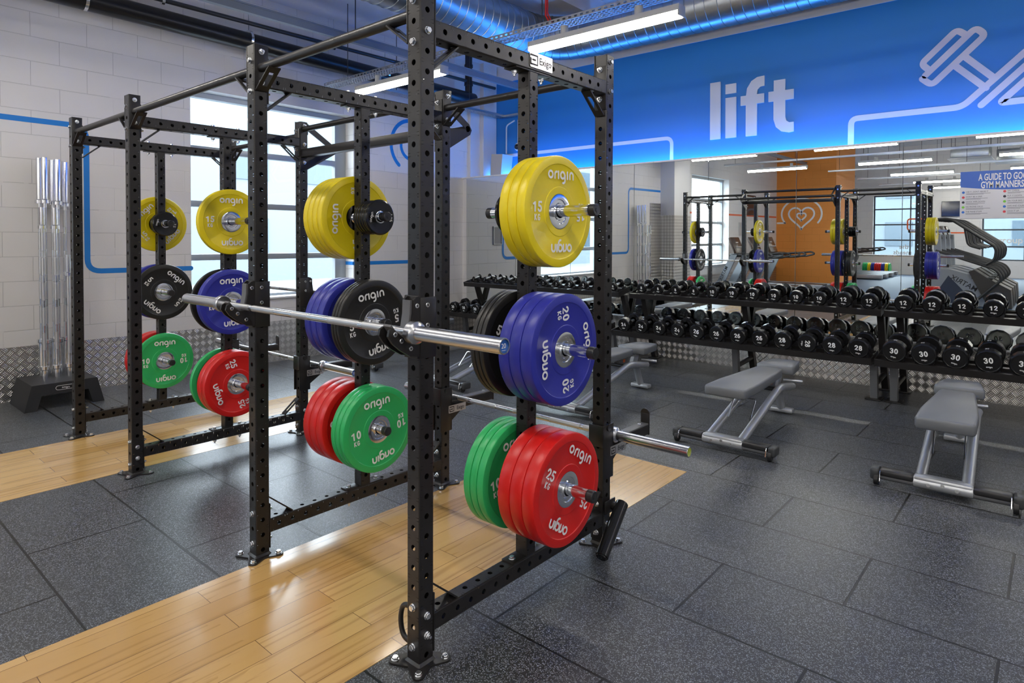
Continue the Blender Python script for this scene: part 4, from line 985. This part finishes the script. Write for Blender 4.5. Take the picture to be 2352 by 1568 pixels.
def spotter(label, x, z, arm=0.40, plate=True):
    """flip-down safety arm on the far face, extends towards the mirrors; bar lies on it"""
    e = empty('spotter_arm', label, 'spotter arm', 'spotter arms on the far side of the rack', (x - S_ / 2, YC + S_, z)); hw = S_ / 2; bm = B()
    box(bm, (-hw - 0.008, -S_ - 0.014, -0.19), (-hw - 0.001, 0.012, 0.075), 0.002); box(bm, (hw + 0.001, -S_ - 0.014, -0.19), (hw + 0.008, 0.012, 0.075), 0.002)
    box(bm, (-hw - 0.008, 0.002, -0.19), (hw + 0.008, 0.010, 0.03), 0.002); box(bm, (-hw - 0.008, -S_ - 0.018, -0.03), (hw + 0.008, -S_ - 0.008, 0.075), 0.002)
    cyl(bm, (-hw - 0.014, -S_ * 0.5, 0.06), (hw + 0.014, -S_ * 0.5, 0.06), 0.017, 16)
    fin(bm, 'bracket', steel, e)
    bm = B(); box(bm, (-0.026, 0.008, -0.075), (0.026, arm, -0.022), 0.003); box(bm, (-0.026, arm, -0.08), (0.026, arm + 0.008, 0.035), 0.002)
    prism(bm, [(0.026 * math.cos(t), 0.035 + 0.026 * math.sin(t)) for t in [PI * i / 10 for i in range(11)]], arm, arm + 0.008, 'y')
    prism(bm, [(0.008, -0.075), (0.16, -0.075), (0.008, -0.17)], -0.004, 0.004, 'x')
    fin(bm, 'arm', steel, e, smooth=35)
    bm = B(); box(bm, (-0.0255, 0.012, -0.0225), (0.0255, arm - 0.004, -0.0155), 0.002); fin(bm, 'pad', MATS['worn_grey_liner'], e)
    for yy in (0.16, 0.34):
        bm = B(); socket_bolt(bm, (0, yy, -0.0155), (0, 0, 1), 0); fin(bm, 'bolt', [zinc, zinc, blackplas], e)
    if plate: nameplate(e, YZ(0.055, -0.062, hw + 0.0085), 0.145, 0.046, 0.034)
    return e
spotter('black spotter arm with a silver name plate on the rack corner nearest the mirrors', XA, 0.522)
spotter('black spotter arm on the far upright behind the nearest barbell', XB, 0.522)
spotter('black spotter arm with a silver name plate on the far upright before the window', XD, 0.522)
spotter('black spotter arm on the corner upright closest to window and mirrors', XE, 0.522)
# swivelling bar holder at the foot of the right corner upright
e = empty('landmine_tube', 'black swivelling bar tube hanging from the foot of the right corner upright', 'bar holder', None, (XA, YC + S_ / 2, 0.19)); bm = B()
box(bm, (0.0085, -0.035, -0.03), (0.016, 0.055, 0.035), 0.003); cyl(bm, (0.008, 0.03, 0.0), (0.075, 0.03, 0.0), 0.022, 16); fin(bm, 'bracket', steel, e)
bm = B(); a_, b_ = Vector((0.055, 0.055, 0.015)), Vector((0.085, -0.175, -0.155)); cyl(bm, a_, b_, 0.031, 24, bev=0.002); cyl(bm, b_ , b_ + (b_ - a_).normalized() * 0.006, 0.026, 24); fin(bm, 'tube', mat('gloss_black_tube', (0.01, 0.01, 0.011), 0.2), e)
bolt(e, (0.075, 0.03, 0.0), (1, 0, 0))

# ================================================================== dumbbells and their racks
DBR = {1: (0.032, 0.150, 0.016), 4: (0.046, 0.185, 0.028), 6: (0.054, 0.205, 0.035), 8: (0.062, 0.225, 0.042), 10: (0.070, 0.245, 0.052), 12: (0.078, 0.262, 0.060), 20: (0.077, 0.300, 0.075), 22: (0.079, 0.310, 0.080), 24: (0.081, 0.320, 0.085), 26: (0.086, 0.325, 0.088), 28: (0.091, 0.330, 0.092), 30: (0.099, 0.345, 0.096)}
dproto = {}
def dumbbell(kg):
    """axis along local y, number faces -y; origin at the handle centre"""
    r, L, t = DBR[kg]; e = empty('dumbbell'); n = 12 if kg >= 4 else 8
    for s in (-1, 1):
        bm = B(); c = 0.010 if kg > 4 else 0.006
        prof = [(r * 0.50, 0), (r * 0.93, 0.002), (r, c), (r, t - c), (r - c * 0.8, t), (r * 0.84, t + 0.0005), (r * 0.82, t - 0.0015), (0.0005, t - 0.0015)]
        lathe(bm, prof, (0, s * (L / 2 - t), 0), (0, s, 0), n)
        M_ = Matrix(((-s, 0, 0, 0), (0, 0, s, s * (L / 2 - 0.0005)), (0, 1, 0, 0), (0, 0, 0, 1)))
        digits(bm, str(kg), min(0.050, r * 0.56), M_ @ Matrix.Translation((0, r * 0.12, 0)))
        logo(bm, M_ @ Matrix.Translation((0, -r * 0.42, 0)), 0.0095 if kg > 4 else 0.006, 1)
        if kg > 12: text(bm, str(kg), 0.030, Matrix.Translation((0, s * (L / 2 - t / 2), r + 0.0006)) @ Matrix.Rotation(0 if s < 0 else PI, 4, 'Z'), 1, 0.02)
        fin(bm, 'head', [ureth, white_ink], e, smooth=24)
    bm = B(); hl = L / 2 - t
    lathe(bm, [(0.014, -hl - 0.002), (0.016, -hl * 0.6), (0.0175, 0), (0.016, hl * 0.6), (0.014, hl + 0.002)], (0, 0, 0), (0, 1, 0), 16); fin(bm, 'handle', knurl, e)
    return e
TOPA = [1, 1, 1, 1, 4, 4, 4, 4, 6, 6, 6, 6]; TOPB = [8] * 4 + [10] * 6 + [12] * 2; TOPC = [12] * 12
BOTA = [20] * 8 + [22] * 4; BOTB = [24] * 4 + [26] * 4 + [28] * 4; BOTC = [30] * 12
PIT = 0.2245
RK = {'left': (-6.722, TOPA, BOTA), 'middle': (-3.845, TOPB, BOTB), 'right': (-1.092, TOPC, BOTC)}
nth = ['first', 'second', 'third', 'fourth', 'fifth', 'sixth', 'seventh', 'eighth', 'ninth', 'tenth', 'eleventh', 'twelfth']
TT, TB = R(13), R(9)
rng = random.Random(5)
def place_row(rk, x0, kgs, tier):
    for i, kg in enumerate(kgs):
        r, L, t = DBR[kg]
        if kg not in dproto: o = dproto[kg] = dumbbell(kg)
        else: o = dup(dproto[kg])
        x = x0 + PIT * i
        if tier == 'upper': y, z, tilt = 6.985, 0.872 + 0.072 + (r - 0.07) * 0.55, TT
        else: y, z, tilt = 6.625, 0.448 + 0.090 + (r - 0.09) * 0.8, TB
        spin = rng.uniform(-3, 3) if tier == 'upper' else rng.uniform(-9, 9)
        if rk == 'middle' and tier == 'lower' and i == 9: spin = 92
        o.matrix_world = Matrix.Translation((x, y, z)) @ Matrix.Rotation(tilt, 4, 'X') @ Matrix.Rotation(R(spin), 4, 'Y')
        tag(o, 'black %d kg dumbbell, %s from left on the %s tray of the %s rack' % (kg, nth[i], tier, rk), 'dumbbell', 'black %d kg dumbbells' % kg)
def drack(rk, x0, ntop):
    xa, xb = x0 - 0.155, x0 + PIT * 11 + 0.104
    e = empty('dumbbell_rack', {'left': 'black two-tier dumbbell rack nearest the window wall', 'middle': 'black two-tier dumbbell rack in the middle of the mirror wall', 'right': 'black two-tier dumbbell rack at the right edge of the view'}[rk], 'dumbbell rack', 'dumbbell racks along the mirror wall', (0, 0, 0))
    for tier, (yc, zc, tl, hy) in {'upper_tray': (6.985, 0.846, TT, 0.135), 'lower_tray': (6.625, 0.428, TB, 0.16)}.items():
        T = Matrix.Translation((0, yc, zc)) @ Matrix.Rotation(tl, 4, 'X'); bm = B()
        box(bm, (xa, -hy, -0.028), (xb, -hy + 0.004, 0.030), M=T); box(bm, (xa, -hy, -0.030), (xb, hy, -0.026), M=T); box(bm, (xa, hy - 0.004, -0.03), (xb, hy, 0.016), M=T)
        box(bm, (xa, -hy + 0.004, 0.026), (xb, -hy + 0.03, 0.030), M=T)
        for xx in (xa, xb - 0.004): box(bm, (xx, -hy, -0.034), (xx + 0.004, hy, 0.034), M=T)
        for yy in (-hy * 0.55, hy * 0.55): box(bm, (xa, yy - 0.018, -0.026), (xb, yy + 0.018, 0.004), M=T)
        fin(bm, 'tray', steel, e)
        for i in range(12):
            x = x0 + PIT * i
            for yy in (-hy * 0.62, hy * 0.62):
                sad = B(); prism(sad, [(x - 0.072, 0.052), (x - 0.060, 0.050), (x - 0.03, 0.020), (x + 0.03, 0.020), (x + 0.060, 0.050), (x + 0.072, 0.052), (x + 0.072, -0.0), (x - 0.072, -0.0)], yy - 0.02, yy + 0.02, 'y', M=T); fin(sad, 'saddle', blackplas, e)
    for xx in (xa + 0.105, (xa + xb) / 2, xb - 0.035):
        bm = B(); w = 0.03
        prism(bm, [(6.79, 0.012), (6.855, 0.012), (6.80, 0.39), (6.735, 0.39)], xx - w, xx + w, 'x'); fin(bm, 'leg', legsilver, e)
        bm = B(); box(bm, (xx - 0.068, 6.74, 0.001), (xx + 0.068, 6.90, 0.012), 0.003); fin(bm, 'foot_plate', steel, e)
        bm = B(); prism(bm, [(7.30, 0.012), (7.375, 0.012), (7.07, 0.80), (7.0, 0.80)], xx - w, xx + w, 'x'); box(bm, (xx - w, 6.60, 0.366), (xx + w, 7.2, 0.394)); fin(bm, 'rear_post', steel, e)
        bm = B(); box(bm, (xx - 0.06, 7.27, 0.001), (xx + 0.06, 7.395, 0.012), 0.003); fin(bm, 'foot_plate', steel, e)
        bm = B(); cyl(bm, (xx, 6.84, 0.14), (xx, 7.32, 0.17), 0.026, 14); fin(bm, 'brace', steel, e)
    return e
for rk, (x0, tp, bt) in RK.items():
    drack(rk, x0, len(tp)); nvis = 12 if rk != 'right' else 8
    place_row(rk, x0, tp[:nvis], 'upper'); place_row(rk, x0, bt[:nvis], 'lower')

# ================================================================== benches
def bench():
    e = empty('weight_bench'); 
    bm = B(); cyl(bm, (-0.145, 0, 0.062), (0.145, 0, 0.062), 0.036, 24); box(bm, (-0.145, -0.03, 0.07), (0.145, 0.055, 0.102), 0.012); fin(bm, 'crossbar_centre', silver, e)
    for q in (-0.07, 0, 0.07):
        bm = B(); cyl(bm, (q, -0.034, 0.062 if q else 0.075), (q, -0.044, 0.062 if q else 0.075), 0.010, 12); fin(bm, 'bolt', zinc, e)
    for s in (-1, 1):
        bm = B(); cyl(bm, (s * 0.145, 0, 0.058), (s * 0.335, 0, 0.058), 0.028, 20); fin(bm, 'crossbar_end', legsilver, e)
        bm = B(); box(bm, (min(s * 0.145, s * 0.325), -0.036, 0.058), (max(s * 0.145, s * 0.325), 0.05, 0.098), 0.012, seg=3); fin(bm, 'foot_tread', blackplas, e)
        bm = B(); box(bm, (min(s * 0.325, s * 0.375), -0.045, 0.030), (max(s * 0.325, s * 0.375), 0.06, 0.100), 0.016, seg=3); fin(bm, 'wheel_housing', mat('charcoal_plastic', (0.045, 0.048, 0.052), 0.4), e)
        bm = B(); cyl(bm, (s * 0.325, -0.028, 0.034), (s * 0.352, -0.028, 0.034), 0.033, 20, bev=0.003); fin(bm, 'wheel', blackrub, e)
        bm = B(); tube(bm, rnd([(s * 0.318, -0.062, 0.034), (s * 0.318, -0.05, 0.085), (s * 0.318, -0.02, 0.09)], 0.02, 4), 0.004, 6); fin(bm, 'wheel_fork', chrome, e)
        bm = B()
        P_ = rnd([(s * 0.115, 0.03, 0.075), (s * 0.112, 0.88, 0.315), (s * 0.11, 1.22, 0.265)], 0.09, 6); tube(bm, P_, 0.030, 14, flat=1.0); fin(bm, 'side_rail', silver, e)
        bm = B(); cyl(bm, (s * 0.10, 1.20, 0.24), (s * 0.10, 1.33, 0.0), 0.022, 12) if False else cyl(bm, (s * 0.055, 1.30, 0.02), (s * 0.055, 1.30, 0.045), 0.03, 16); fin(bm, 'rear_foot', legsilver, e)
    bm = B(); tube(bm, [(0, 1.0, 0.285), (0, 1.2, 0.24), (0, 1.29, 0.05)], 0.034, 14); cyl(bm, (-0.11, 1.16, 0.262), (0.11, 1.16, 0.262), 0.022, 12); box(bm, (-0.10, 1.26, 0.012), (0.10, 1.34, 0.05), 0.012); fin(bm, 'rear_post', silver, e)
    bm = B(); prism(bm, [(1.06, 0.24), (1.15, 0.24), (1.24, 0.43), (1.15, 0.43)], -0.032, 0.032, 'x'); fin(bm, 'seat_post', silver, e)
    bm = B(); box(bm, (-0.03, 0.25, 0.375), (0.03, 1.08, 0.405), 0.004); prism(bm, [(0.80, 0.375), (1.05, 0.375), (1.0, 0.28), (0.88, 0.28)], -0.036, 0.036, 'x'); fin(bm, 'pad_frame', legsilver, e)
    bm = B(); tube(bm, rnd([(-0.082, 0.30, 0.16), (-0.082, 0.42, 0.295), (0.082, 0.42, 0.295), (0.082, 0.30, 0.16)], 0.02, 4), 0.005, 6); fin(bm, 'ladder_handle', chrome, e)
    bm = B(); cyl(bm, (-0.13, 0.85, 0.30), (0.13, 0.85, 0.30), 0.018, 12); cyl(bm, (0.0, 0.55, 0.33), (0.0, 0.66, 0.36), 0.022, 12); fin(bm, 'pivot', blackplas, e)
    bm = B(); cyl(bm, (0.02, 1.27, 0.30), (0.16, 1.33, 0.29), 0.013, 12); fin(bm, 'handle_grip', silver, e)
    bm = B(); box(bm, (0.1405, 0.80, 0.322), (0.1415, 0.835, 0.345)) if False else box(bm, (0.0365, 0.90, 0.32), (0.0375, 0.935, 0.35)); fin(bm, 'warning_label', [mat('orange_label', (0.8, 0.15, 0.03), 0.5)], e)
    def pad(name, rows, z0, z1):
        bm = B(); r = 0.014
        loops = []
        for dz, ins in ((0, r), (0.004, r * 0.3), (r, 0.0), (z1 - z0 - r, 0.0), (z1 - z0 - 0.004, r * 0.3), (z1 - z0, r)):
            pts = []
            n = len(rows)
            Rt = [(x - ins, y) for x, y in rows]; 
            for k, (x, y) in enumerate(Rt):
                yy = y + (ins if k == 0 else -ins if k == n - 1 else 0); pts.append((x, yy))
            full = [(x, y) for x, y in pts] + [(-x, y) for x, y in pts[::-1]]
            loops.append([bm.verts.new((x, y, z0 + dz)) for x, y in full])
        for a, c in zip(loops, loops[1:]): skinr(bm, a, c)
        bm.faces.new(loops[0][::-1]); bm.faces.new(loops[-1])
        fin(bm, name, pad_m, e, smooth=50)
    pad('back_pad', [(0.13, 0.0), (0.146, 0.012), (0.152, 0.04), (0.152, 0.30), (0.135, 0.55), (0.108, 0.93), (0.10, 0.975), (0.085, 0.99)], 0.378, 0.448)
    pad('seat_pad', [(0.14, 1.09), (0.150, 1.105), (0.152, 1.15), (0.125, 1.36), (0.105, 1.43), (0.08, 1.445)], 0.378, 0.448)
    return e
b0 = bench()
for i, (x, y, rz, lab) in enumerate(((-1.80, 4.42, 0.5, 'grey padded adjustable bench standing clear to the right of the power rack'), (-0.49, 4.46, 2.0, 'grey padded adjustable bench at the right edge of the view'), (-3.215, 4.42, -1, 'grey padded bench half hidden behind the rack corner upright'), (-4.74, 4.42, -3, 'grey padded bench seen between the nearest upright and the black plates'), (-6.18, 4.45, 0, 'grey padded bench furthest back, only its wheel end showing past the plates'))):
    o = b0 if i == 0 else dup(b0); o.location = (x, y, 0); o.rotation_euler = (0, 0, R(rz)); tag(o, lab, 'bench', 'adjustable benches facing the dumbbells')

# ================================================================== upright bar holder by the window wall
e = empty('bar_holder', 'black plastic bar holder with arched feet and an origin badge against the window wall', 'bar holder', None, (-6.90, 1.66, 0)); 
bm = B(); T = 0.225
prism(bm, [(-0.30, 0.001), (-0.21, 0.001), (-0.175, 0.13), (0.175, 0.13), (0.21, 0.001), (0.30, 0.001), (0.245, T), (-0.245, T)], -0.26, 0.26, 'x'); fin(bm, 'body', mat('charcoal_matt_plastic', (0.022, 0.023, 0.026), 0.55), e)
bm = B(); Mq = YZ(0, 0.178, 0.2605); stroke(bm, [(-0.055, 0), (0.055, 0)], 0.040, Mq, 0); stroke(bm, [(-0.055, 0), (0.055, 0)], 0.033, Mq @ Matrix.Translation((0, 0, 0.0004)), 1); logo(bm, Mq @ Matrix.Translation((0, 0, 0.0008)), 0.012, 0); fin(bm, 'badge', [white_ink, blackplas], e)
def upbar(x, y, h, long_, lean, lab):
    e = empty('barbell' if long_ else 'short_bar', lab, 'barbell', 'bars stood upright in the holder', (x, y, T - 0.085)); hs = h; sl = 0.415 if long_ else 0.19
    bm = B(); cyl(bm, (0, 0, sl), (0, 0, hs - sl), 0.0145, 16, caps=False); 
    for k in range(5): a = sl + (hs - 2 * sl) * (0.12 + 0.18 * k); cyl(bm, (0, 0, a), (0, 0, a + 0.16), 0.0147, 16, mi=1, caps=False)
    fin(bm, 'shaft', [chrome, knurl], e)
    for s in (1, -1):
        o_ = (0, 0, hs - sl) if s > 0 else (0, 0, sl); bm = B()
        lathe(bm, [(0.0145, -0.004), (0.037, -0.003), (0.037, 0.026), (0.025, 0.034), (0.025, sl - 0.001), (0.023, sl), (0.001, sl)], o_, (0, 0, s), 28); fin(bm, 'sleeve', chrome, e, smooth=30)
    e.rotation_euler = (R(lean[0]), R(lean[1]), 0)
ub = [(-7.13, 1.600, 2.09, True, (0.1, -0.1)), (-7.04, 1.618, 2.09, True, (0.05, -0.1)), (-7.13, 1.697, 2.08, True, (-0.1, -0.1)), (-7.04, 1.712, 2.08, True, (-0.1, -0.1)), (-7.13, 1.785, 2.07, True, (-0.3, -0.1)), (-6.93, 1.575, 1.63, False, (0.1, -0.6)), (-6.93, 1.668, 1.63, False, (0.0, -0.6)), (-6.93, 1.765, 1.20, False, (0.1, -0.6))]
nm = ['first tall', 'second tall', 'third tall', 'fourth tall', 'fifth tall', 'first short', 'second short', 'third short']
for (x, y, h, lg, ln), n_ in zip(ub, nm): upbar(x, y, h, lg, ln, 'shiny %s bar counted from the left, stood upright in the black bar holder' % n_)

# ================================================================== far part of the gym, seen in the mirrors
mach = mat('machine_grey', (0.30, 0.32, 0.35), 0.4, 0.3); machk = mat('machine_black', (0.02, 0.02, 0.022), 0.35); navy = mat('machine_navy', (0.03, 0.04, 0.07), 0.4); conk = mat('console_brown_black', (0.05, 0.03, 0.022), 0.25)
def treadmill():
    e = empty('treadmill')
    bm = B(); box(bm, (0.0, -0.30, 0.12), (1.9, 0.30, 0.16), 0.01); fin(bm, 'running_belt', blackrub, e)
    for s in (-1, 1):
        bm = B(); box(bm, (0.0, s * 0.36 - 0.07, 0.03), (1.95, s * 0.36 + 0.07, 0.17), 0.02); fin(bm, 'side_rail', mach, e)
        bm = B(); prism(bm, [(-0.05, 0.05), (0.18, 0.05), (0.62, 1.02), (0.45, 1.02)], s * 0.42 - 0.03, s * 0.42 + 0.03, 'y')
        if s > 0: text(bm, 'MATRIX', 0.13, Matrix(((-0.42, -0.91, 0, 0.26), (0, 0, 1, 0.4515), (-0.91, 0.42, 0, 0.52), (0, 0, 0, 1))), 1, 0.01, 0.9)
        fin(bm, 'upright_panel', [mach, machk], e)
        bm = B(); tube(bm, rnd([(0.55, s * 0.42, 1.02), (0.9, s * 0.42, 1.0), (1.45, s * 0.40, 1.06), (1.55, s * 0.40, 1.0), (1.3, s * 0.41, 0.93), (0.7, s * 0.42, 0.93)], 0.06, 3), 0.024, 8); fin(bm, 'handrail', machk, e)
    bm = B(); box(bm, (-0.12, -0.40, 0.02), (0.30, 0.40, 0.26), 0.05); fin(bm, 'motor_cover', mach, e)
    T = Matrix.Translation((0.52, 0, 1.06)) @ Matrix.Rotation(R(-22), 4, 'Y')
    bm = B(); box(bm, (-0.05, -0.30, -0.02), (0.03, 0.30, 0.46), 0.03, M=T); fin(bm, 'console', conk, e)
    bm = B(); box(bm, (0.031, -0.08, 0.28), (0.034, 0.08, 0.31), M=T); box(bm, (0.0, -0.2, 0.14), (0.07, 0.2, 0.16), M=T); fin(bm, 'console_display', [mat('screen_grey', (0.4, 0.4, 0.42), 0.3)], e)
    bm = B(); box(bm, (0.40, -0.44, 0.96), (0.72, 0.44, 1.05), 0.03); fin(bm, 'dashboard', machk, e)
    return e
t0 = treadmill()
tp = [(-7.12, -2.75, 'closest to the mirrors'), (-7.0, -3.75, 'in the middle of the first group'), (-6.9, -4.75, 'last of the first group'), (-6.55, -10.6, 'just past the orange column'), (-6.55, -11.55, 'second past the orange column'), (-6.55, -12.5, 'third past the orange column')]
for i, (x, y, lab) in enumerate(tp):
    o = t0 if i == 0 else dup(t0); o.location = (x, y, 0); tag(o, 'grey treadmill facing the window wall, %s' % lab, 'treadmill', 'treadmills facing the window wall')
def climber():
    e = empty('stair_trainer')
    bm = B(); prism(bm, [(-0.1, 0.02), (1.05, 0.02), (1.05, 0.45), (0.75, 0.68), (0.35, 0.80), (0.10, 0.80)], -0.20, 0.20, 'y')
    text(bm, 'MATRIX', 0.15, Matrix(((-0.86, 0.5, 0, 0.62), (0, 0, 1, 0.2015), (0.5, 0.86, 0, 0.50), (0, 0, 0, 1))), 2, 0.01)
    bm.faces.new([bm.verts.new((a, 0.2012, c)) for a, c in ((0.0, 0.06), (0.34, 0.66), (0.85, 0.06))]).material_index = 1
    fin(bm, 'shroud', [mach, navy, machk], e)
    bm = B(); prism(bm, [(1.05, 0.02), (1.45, 0.02), (1.42, 0.40), (1.05, 0.62), (0.80, 0.80), (0.70, 0.76)], -0.26, 0.26, 'y'); fin(bm, 'rear_cover', mat('machine_bronze', (0.06, 0.055, 0.05), 0.4, 0.3), e)
    bm = B(); prism(bm, [(0.06, 0.75), (0.20, 0.75), (0.16, 1.55), (0.04, 1.55)], -0.07, 0.07, 'y'); fin(bm, 'mast', mach, e)
    bm = B(); box(bm, (-0.06, -0.24, 0), (0.0, 0.24, 0.34), 0.03, M=Matrix.Translation((0.12, 0, 1.45)) @ Matrix.Rotation(R(-20), 4, 'Y')); fin(bm, 'console', conk, e)
    for s in (-1, 1):
        bm = B(); tube(bm, rnd([(0.0, s * 0.22, 1.88), (0.35, s * 0.26, 1.90), (1.18, s * 0.30, 1.28), (1.15, s * 0.30, 1.02), (1.0, s * 0.30, 0.92)], 0.12, 6), 0.03, 10); fin(bm, 'moving_arm', machk, e)
        bm = B(); tube(bm, rnd([(0.1, s * 0.22, 1.20), (1.18, s * 0.28, 0.82), (1.28, s * 0.28, 0.62), (0.80, s * 0.28, 0.10)], 0.1, 6), 0.028, 10); fin(bm, 'pedal_arm', machk, e)
        bm = B(); tube(bm, rnd([(0.62, s * 0.24, 1.68), (0.68, s * 0.24, 1.32), (0.90, s * 0.24, 1.25)], 0.08, 4), 0.022, 8); fin(bm, 'fixed_grip', machk, e)
        bm = B(); box(bm, (0.75, s * 0.13 - 0.08, 0.60), (1.12, s * 0.13 + 0.08, 0.64), 0.01); fin(bm, 'foot_pedal', machk, e)
    return e
c0 = climber()
for i, y in enumerate((-2.6, -3.35, -4.1, -4.85)):
    o = c0 if i == 0 else dup(c0); o.location = (-2.20, y, 0); tag(o, 'grey and black cross trainer, %s in its row from the mirrors' % nth[i], 'cross trainer', 'cross trainers in a row across the gym')
for i, (y, lab) in enumerate(((-4.2, 'nearer'), (-5.4, 'further'))):
    e = empty('step_platform', 'low grey platform with yellow edge strips, the %s of two' % lab, 'platform', None, (0.25, y, 0)); bm = B(); box(bm, (-0.75, -0.3, 0.001), (0.9, 0.3, 0.20), 0.02); fin(bm, 'deck', mach, e)
    for s in (-1, 1):
        bm = B(); box(bm, (-0.75, s * 0.27 - 0.03, 0.201), (0.9, s * 0.27 + 0.03, 0.225), 0.004); fin(bm, 'edge_strip', mat('amber_strip', (0.75, 0.38, 0.03), 0.4), e)
def screen(name, lab, M, w, h):
    e = empty(name, lab, 'television'); e.matrix_world = M; bm = B(); box(bm, (-w, -h, 0.03), (w, h, 0.07), 0.006); fin(bm, 'casing', machk, e)
    bm = B(); box(bm, (-w + 0.015, -h + 0.015, 0.0702), (w - 0.015, h - 0.015, 0.0712)); fin(bm, 'screen', mat('dark_screen', (0.01, 0.012, 0.03), 0.08), e); bm = B(); box(bm, (-0.06, -0.1, 0.0), (0.06, 0.1, 0.03)); fin(bm, 'wall_bracket', machk, e)
screen('television', 'dark television on the far wall', XZf(-3.0, 2.48, YF), 0.42, 0.28)
screen('television', 'dark television on the window wall past the second window', YZ(-5.0, 2.45, XL + 0.005), 0.45, 0.30)
for i, (x, y) in enumerate(((-1.9, -6.75), (-1.0, -8.2))):
    e = empty('air_conditioner', 'white square cassette air conditioner hung over the cardio area, %s' % ('nearer the mirrors' if i == 0 else 'further from the mirrors'), 'air conditioner', None, (x, y, 3.55)); bm = B(); box(bm, (-0.42, -0.42, 0.04), (0.42, 0.42, 0.35), 0.02); fin(bm, 'casing', galv, e)
    bm = B(); box(bm, (-0.48, -0.48, 0), (0.48, 0.48, 0.045), 0.015); fin(bm, 'grille', white_p, e)
    for sx in (-1, 1):
        for sy in (-1, 1): bm = B(); cyl(bm, (sx * 0.4, sy * 0.4, 0.35), (sx * 0.4, sy * 0.4, ZC - 3.55), 0.006, 6); fin(bm, 'hanger_rod', greypipe, e)
# row of coloured plates on a floor cradle by the far wall
e = empty('plate_cradle', 'low black cradle holding a row of coloured plates by the far wall', 'plate rack', None, (-5.35, -13.35, 0)); bm = B(); box(bm, (-0.55, -0.16, 0.001), (0.55, -0.12, 0.09)); box(bm, (-0.55, 0.12, 0.001), (0.55, 0.16, 0.09)); box(bm, (-0.55, -0.12, 0.001), (0.55, 0.12, 0.03)); fin(bm, 'cradle', machk, e)
cols = ['g', 'g', 'g', 'y', 'y', 'b', 'b', 'r', 'r', 'r', 'r', 'b', 'b', 'y', 'y', 'g']
pm = {}
NTH = nth + ['thirteenth', 'fourteenth', 'fifteenth', 'last']
for i, k in enumerate(cols):
    if k not in pm:
        bm = B(); lathe(bm, [(0.026, -0.022), (0.208, -0.022), (0.213, -0.017), (0.213, 0.017), (0.208, 0.022), (0.026, 0.022)], (0, 0, 0), (1, 0, 0), 32, closed=True); o = fin(bm, 'weight_plate', KIND[k][1]); pm[k] = o
    else: o = pm[k].copy(); COL.objects.link(o)
    o.location = (-5.35 - 0.48 + 0.0585 * i + 0.0, -13.35, 0.246)
    tag(o, '%s plate, %s along the floor cradle by the far wall' % (KIND[k][0], NTH[i]), 'weight plate', 'coloured plates in the floor cradle')
# ------------------------------------------------------------------ outside the windows: paving and pale buildings
pav = mat('pale_paving', (0.16, 0.17, 0.18), 0.8)
bm = B(); box(bm, (-70, -70, -0.3), (XL - 0.36, 60, -0.2)); o = fin(bm, 'ground_outside', pav); struct(o)
bm = B(); box(bm, (XL - 0.36, -70, -0.3), (30, YF - 0.31, -0.2)); o = fin(bm, 'ground_outside', pav); struct(o)
bw = mat('pale_cladding', (0.13, 0.16, 0.19), 0.7); bg_ = mat('pale_window_band', (0.05, 0.075, 0.10), 0.2); brk = mat('pink_brick', (0.20, 0.10, 0.10), 0.8)
def building(lab, x0, y0, w, d, h, m, facing):
    e = empty('building', lab, 'building', None, (x0, y0, -0.2)); bm = B(); box(bm, (0, 0, 0), (w, d, h)); fin(bm, 'wall', m, e)
    L = d if facing == 'x' else w
    for fl_ in range(int(h // 3)):
        k = 1.0
        while k < L - 2.2:
            bm = B(); z = 1.0 + fl_ * 3
            if facing == 'x': box(bm, (w, k, z), (w + 0.05, k + 1.5, z + 1.5))
            else: box(bm, (k, d, z), (k + 1.5, d + 0.05, z + 1.5))
            fin(bm, 'window', bg_, e); k += 3.2
building('pale clad building across the street, seen through the near window', -34, 4, 10, 22, 7, bw, 'x')
building('low pink brick building seen through the near window', -30, 0.5, 6, 3.2, 5, brk, 'x')
building('pale building beyond the second window', -32, -26, 10, 20, 9, bw, 'x')
building('pale building behind the far windows', -16, -40, 24, 8, 8, bw, 'y')
